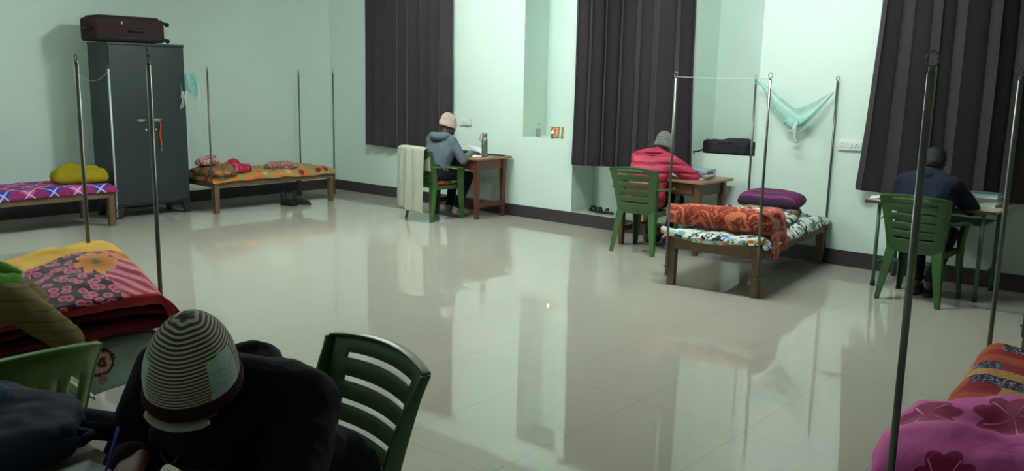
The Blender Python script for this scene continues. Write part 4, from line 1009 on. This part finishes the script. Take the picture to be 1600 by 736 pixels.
g = G('striped_beanie'); x, y, _ = g.sep(g.coord('UV')); wv = y+.005*(x*2*PI*5).sin()
s = (wv*25).f(); st = ((s-.5).abs() > .27); fuzz = g.noise(g.coord('Object'), 220, 2)
c = g.mix(st, '#443A2E', g.mix(fuzz, '#ADA48D', '#CBC3AC'))
def patchm(x0, x1):
    return (x > x0)*(x < x1)*(y < .62-.5*(x-(x0+x1)/2).abs())*(y > .10)
P1 = mx(patchm(.37, .50), patchm(.0, .13)); sc = (g.noise(g.comb(x*60, y*30), 2, 3, .7, 2) > .55)*(y > .2)*(y < .48)
c = g.mix(P1, c, g.mix(sc*.7, '#A9BDB0', '#4E5C58')); c = g.mix(y > .982, c, '#3E1218')
g.bump((s-.5).abs()*(1.0-P1)+fuzz*.5, .7, .006); M_bn = g.done(c, .95, 0, .1, Sheen_Weight=.4)
bn, m_ = beanie(t, hp, R, M_bn, h=.182, r=.110, tilt=.52, base=(0, .0, .022), brim=m_cloth('maroon_knit', '#2E1016'), brimh=.035, cone=.1)
bm = bmesh.new(); tube(bm, [m_ @ Vector((.105*1.0*math.cos(a)*.95, .105*1.12*math.sin(a), -.05)) for a in [PI*.15+PI*.55*i/10 for i in range(11)]], [.008]+[.016]*9+[.008], 8, .5); obj('hat_lining', bm, m_rib('cream_lining', '#8F8672', '#A59C86', 12, 0), bn, True)
# pen in the writing hand, notebook
wr = Matrix.Rotation(PI, 3, 'Z') @ hands[1][0]+V3(-1.97, 1.42, 0)
PENB = wr+V3(.03, -.075, -.03)
o = finish(obj('pen', T([PENB+V3(.015, -.03, -.004), PENB+V3(-.045, .05, .115)], [.002, .0045], 10), mc('bright_blue_pen', '#20389C'), None, True), 'blue pen held in the writing hand of the near person', 'pen')
open_pad(-1.84, .70, .751, .1, 'open notebook on the near table under the writing hand', 1.2)
# person on the lower-left cot
g = G('olive_striped_cloth'); v = g.coord('Object'); x, y, z = g.sep(v); s = ((z*22+y*3).f() < .12)
g.bump(g.noise(v, 7, 3), .5, .03); M_olive = g.done(g.mix(s*.7, '#6C5E3A', '#463C24'), .9, 0, .2)
t, hp, R, _ = person((-4.14, .92, .0), -.47, dict(pelvis=(.0, .0, .58), chest=(.0, .05, .86), shL=(-.17, .08, 1.0), shR=(.17, .08, 1.0), neck=(.0, .10, 1.06), head=(.0, .17, 1.19),
    wrist=[(-.10, .46, .80), (-.03, .46, .80)], elbow=[(-1, 0, -.6), (1, -.3, -.5)], hdir=[(0, .3, -1), (0, .3, -1)], hnrm=[(0, -1, 0), (0, -1, 0)], knee=[(-.14, .44, .72), (.10, .46, .74)], ankle=[(-.14, .62, .53), (.05, .66, .53)], fdir=[(-.6, .8, 0), (-1, .2, 0)], hpitch=.4),
    'person in olive striped trousers and green top sitting on the lower-left cot, knees up', dict(skin=M_skin, jacket=m_cloth('bright_green_cloth', '#4E8A2E'), trousers=M_olive, loose=.015), bare_feet=True, cloth_names=('shirt', 'trousers'))
hair_geo(t, hp, R)
o = finish(obj('sheet_of_paper', B(-.075, .075, -.10, .10, 0, .004), M_paper), 'white paper lying by the knees on the lower-left cot', 'paper'); place(o, (-4.02, 1.50, .655), .3, .15, .3)
# ------------------------------------------------------------------ backpack
M_nylon = m_cloth('navy_nylon', '#1A2338', 200, 8, .8, bd=.01); M_nylon2 = m_cloth('slate_nylon', '#2B3A56', 200, 8, .8)
t = empty('backpack', (-2.29, .63, .751), math.radians(34), 'navy backpack lying on the near table in the lower left corner', 'backpack')
bm = bmesh.new(); hull(bm, [((-.26, -.14, .09), .08), ((.17, -.13, .07), .06), ((.17, .13, .07), .06), ((-.26, .14, .09), .08), ((-.1, .0, .09), .075), ((.24, 0, .06), .05)]); disp(flesh('main_compartment', bm, M_nylon, t, .011, 8), .03, .12)
bm = bmesh.new(); hull(bm, [((-.20, -.12, .145), .05), ((.05, -.11, .14), .04), ((.05, .05, .14), .04), ((-.20, .05, .145), .05)]); flesh('front_pocket', bm, M_nylon2, t, .011, 8)
obj('zip', T([(-.24, -.185, .14), (.02, -.165, .13), (.16, -.13, .115), (.19, .0, .12), (.16, .13, .115), (-.2, .19, .14)], .004, 6), m_plain('zip_tape', '#2A363C', .7), t, True)
obj('zip', T([(-.20, -.145, .175), (.03, -.13, .167), (.07, -.10, .162), (.07, .03, .162), (.03, .07, .167), (-.2, .08, .175)], .0035, 6), bpy.data.materials['zip_tape'], t, True)
obj('zip_pull', B(.184, .192, -.015, .015, .118, .126), M_chrome, t, False, .002); obj('zip_pull', B(.062, .068, .0, .02, .166, .172), M_chrome, t, False, .002)
obj('grab_loop', T([(.27, -.04, .07), (.32, -.02, .075), (.32, .02, .075), (.27, .04, .07)], .009, 8, 1.6), M_nylon, t, True)
obj('shoulder_strap', T([(.22, .10, .05), (.30, .16, .02), (.25, .24, .018), (.05, .27, .018), (-.2, .22, .02)], .012, 8, 2), M_nylon, t, True)
obj('logo_mark', B(-.10, -.07, -.046, -.034, .184, .188), M_paper, t)
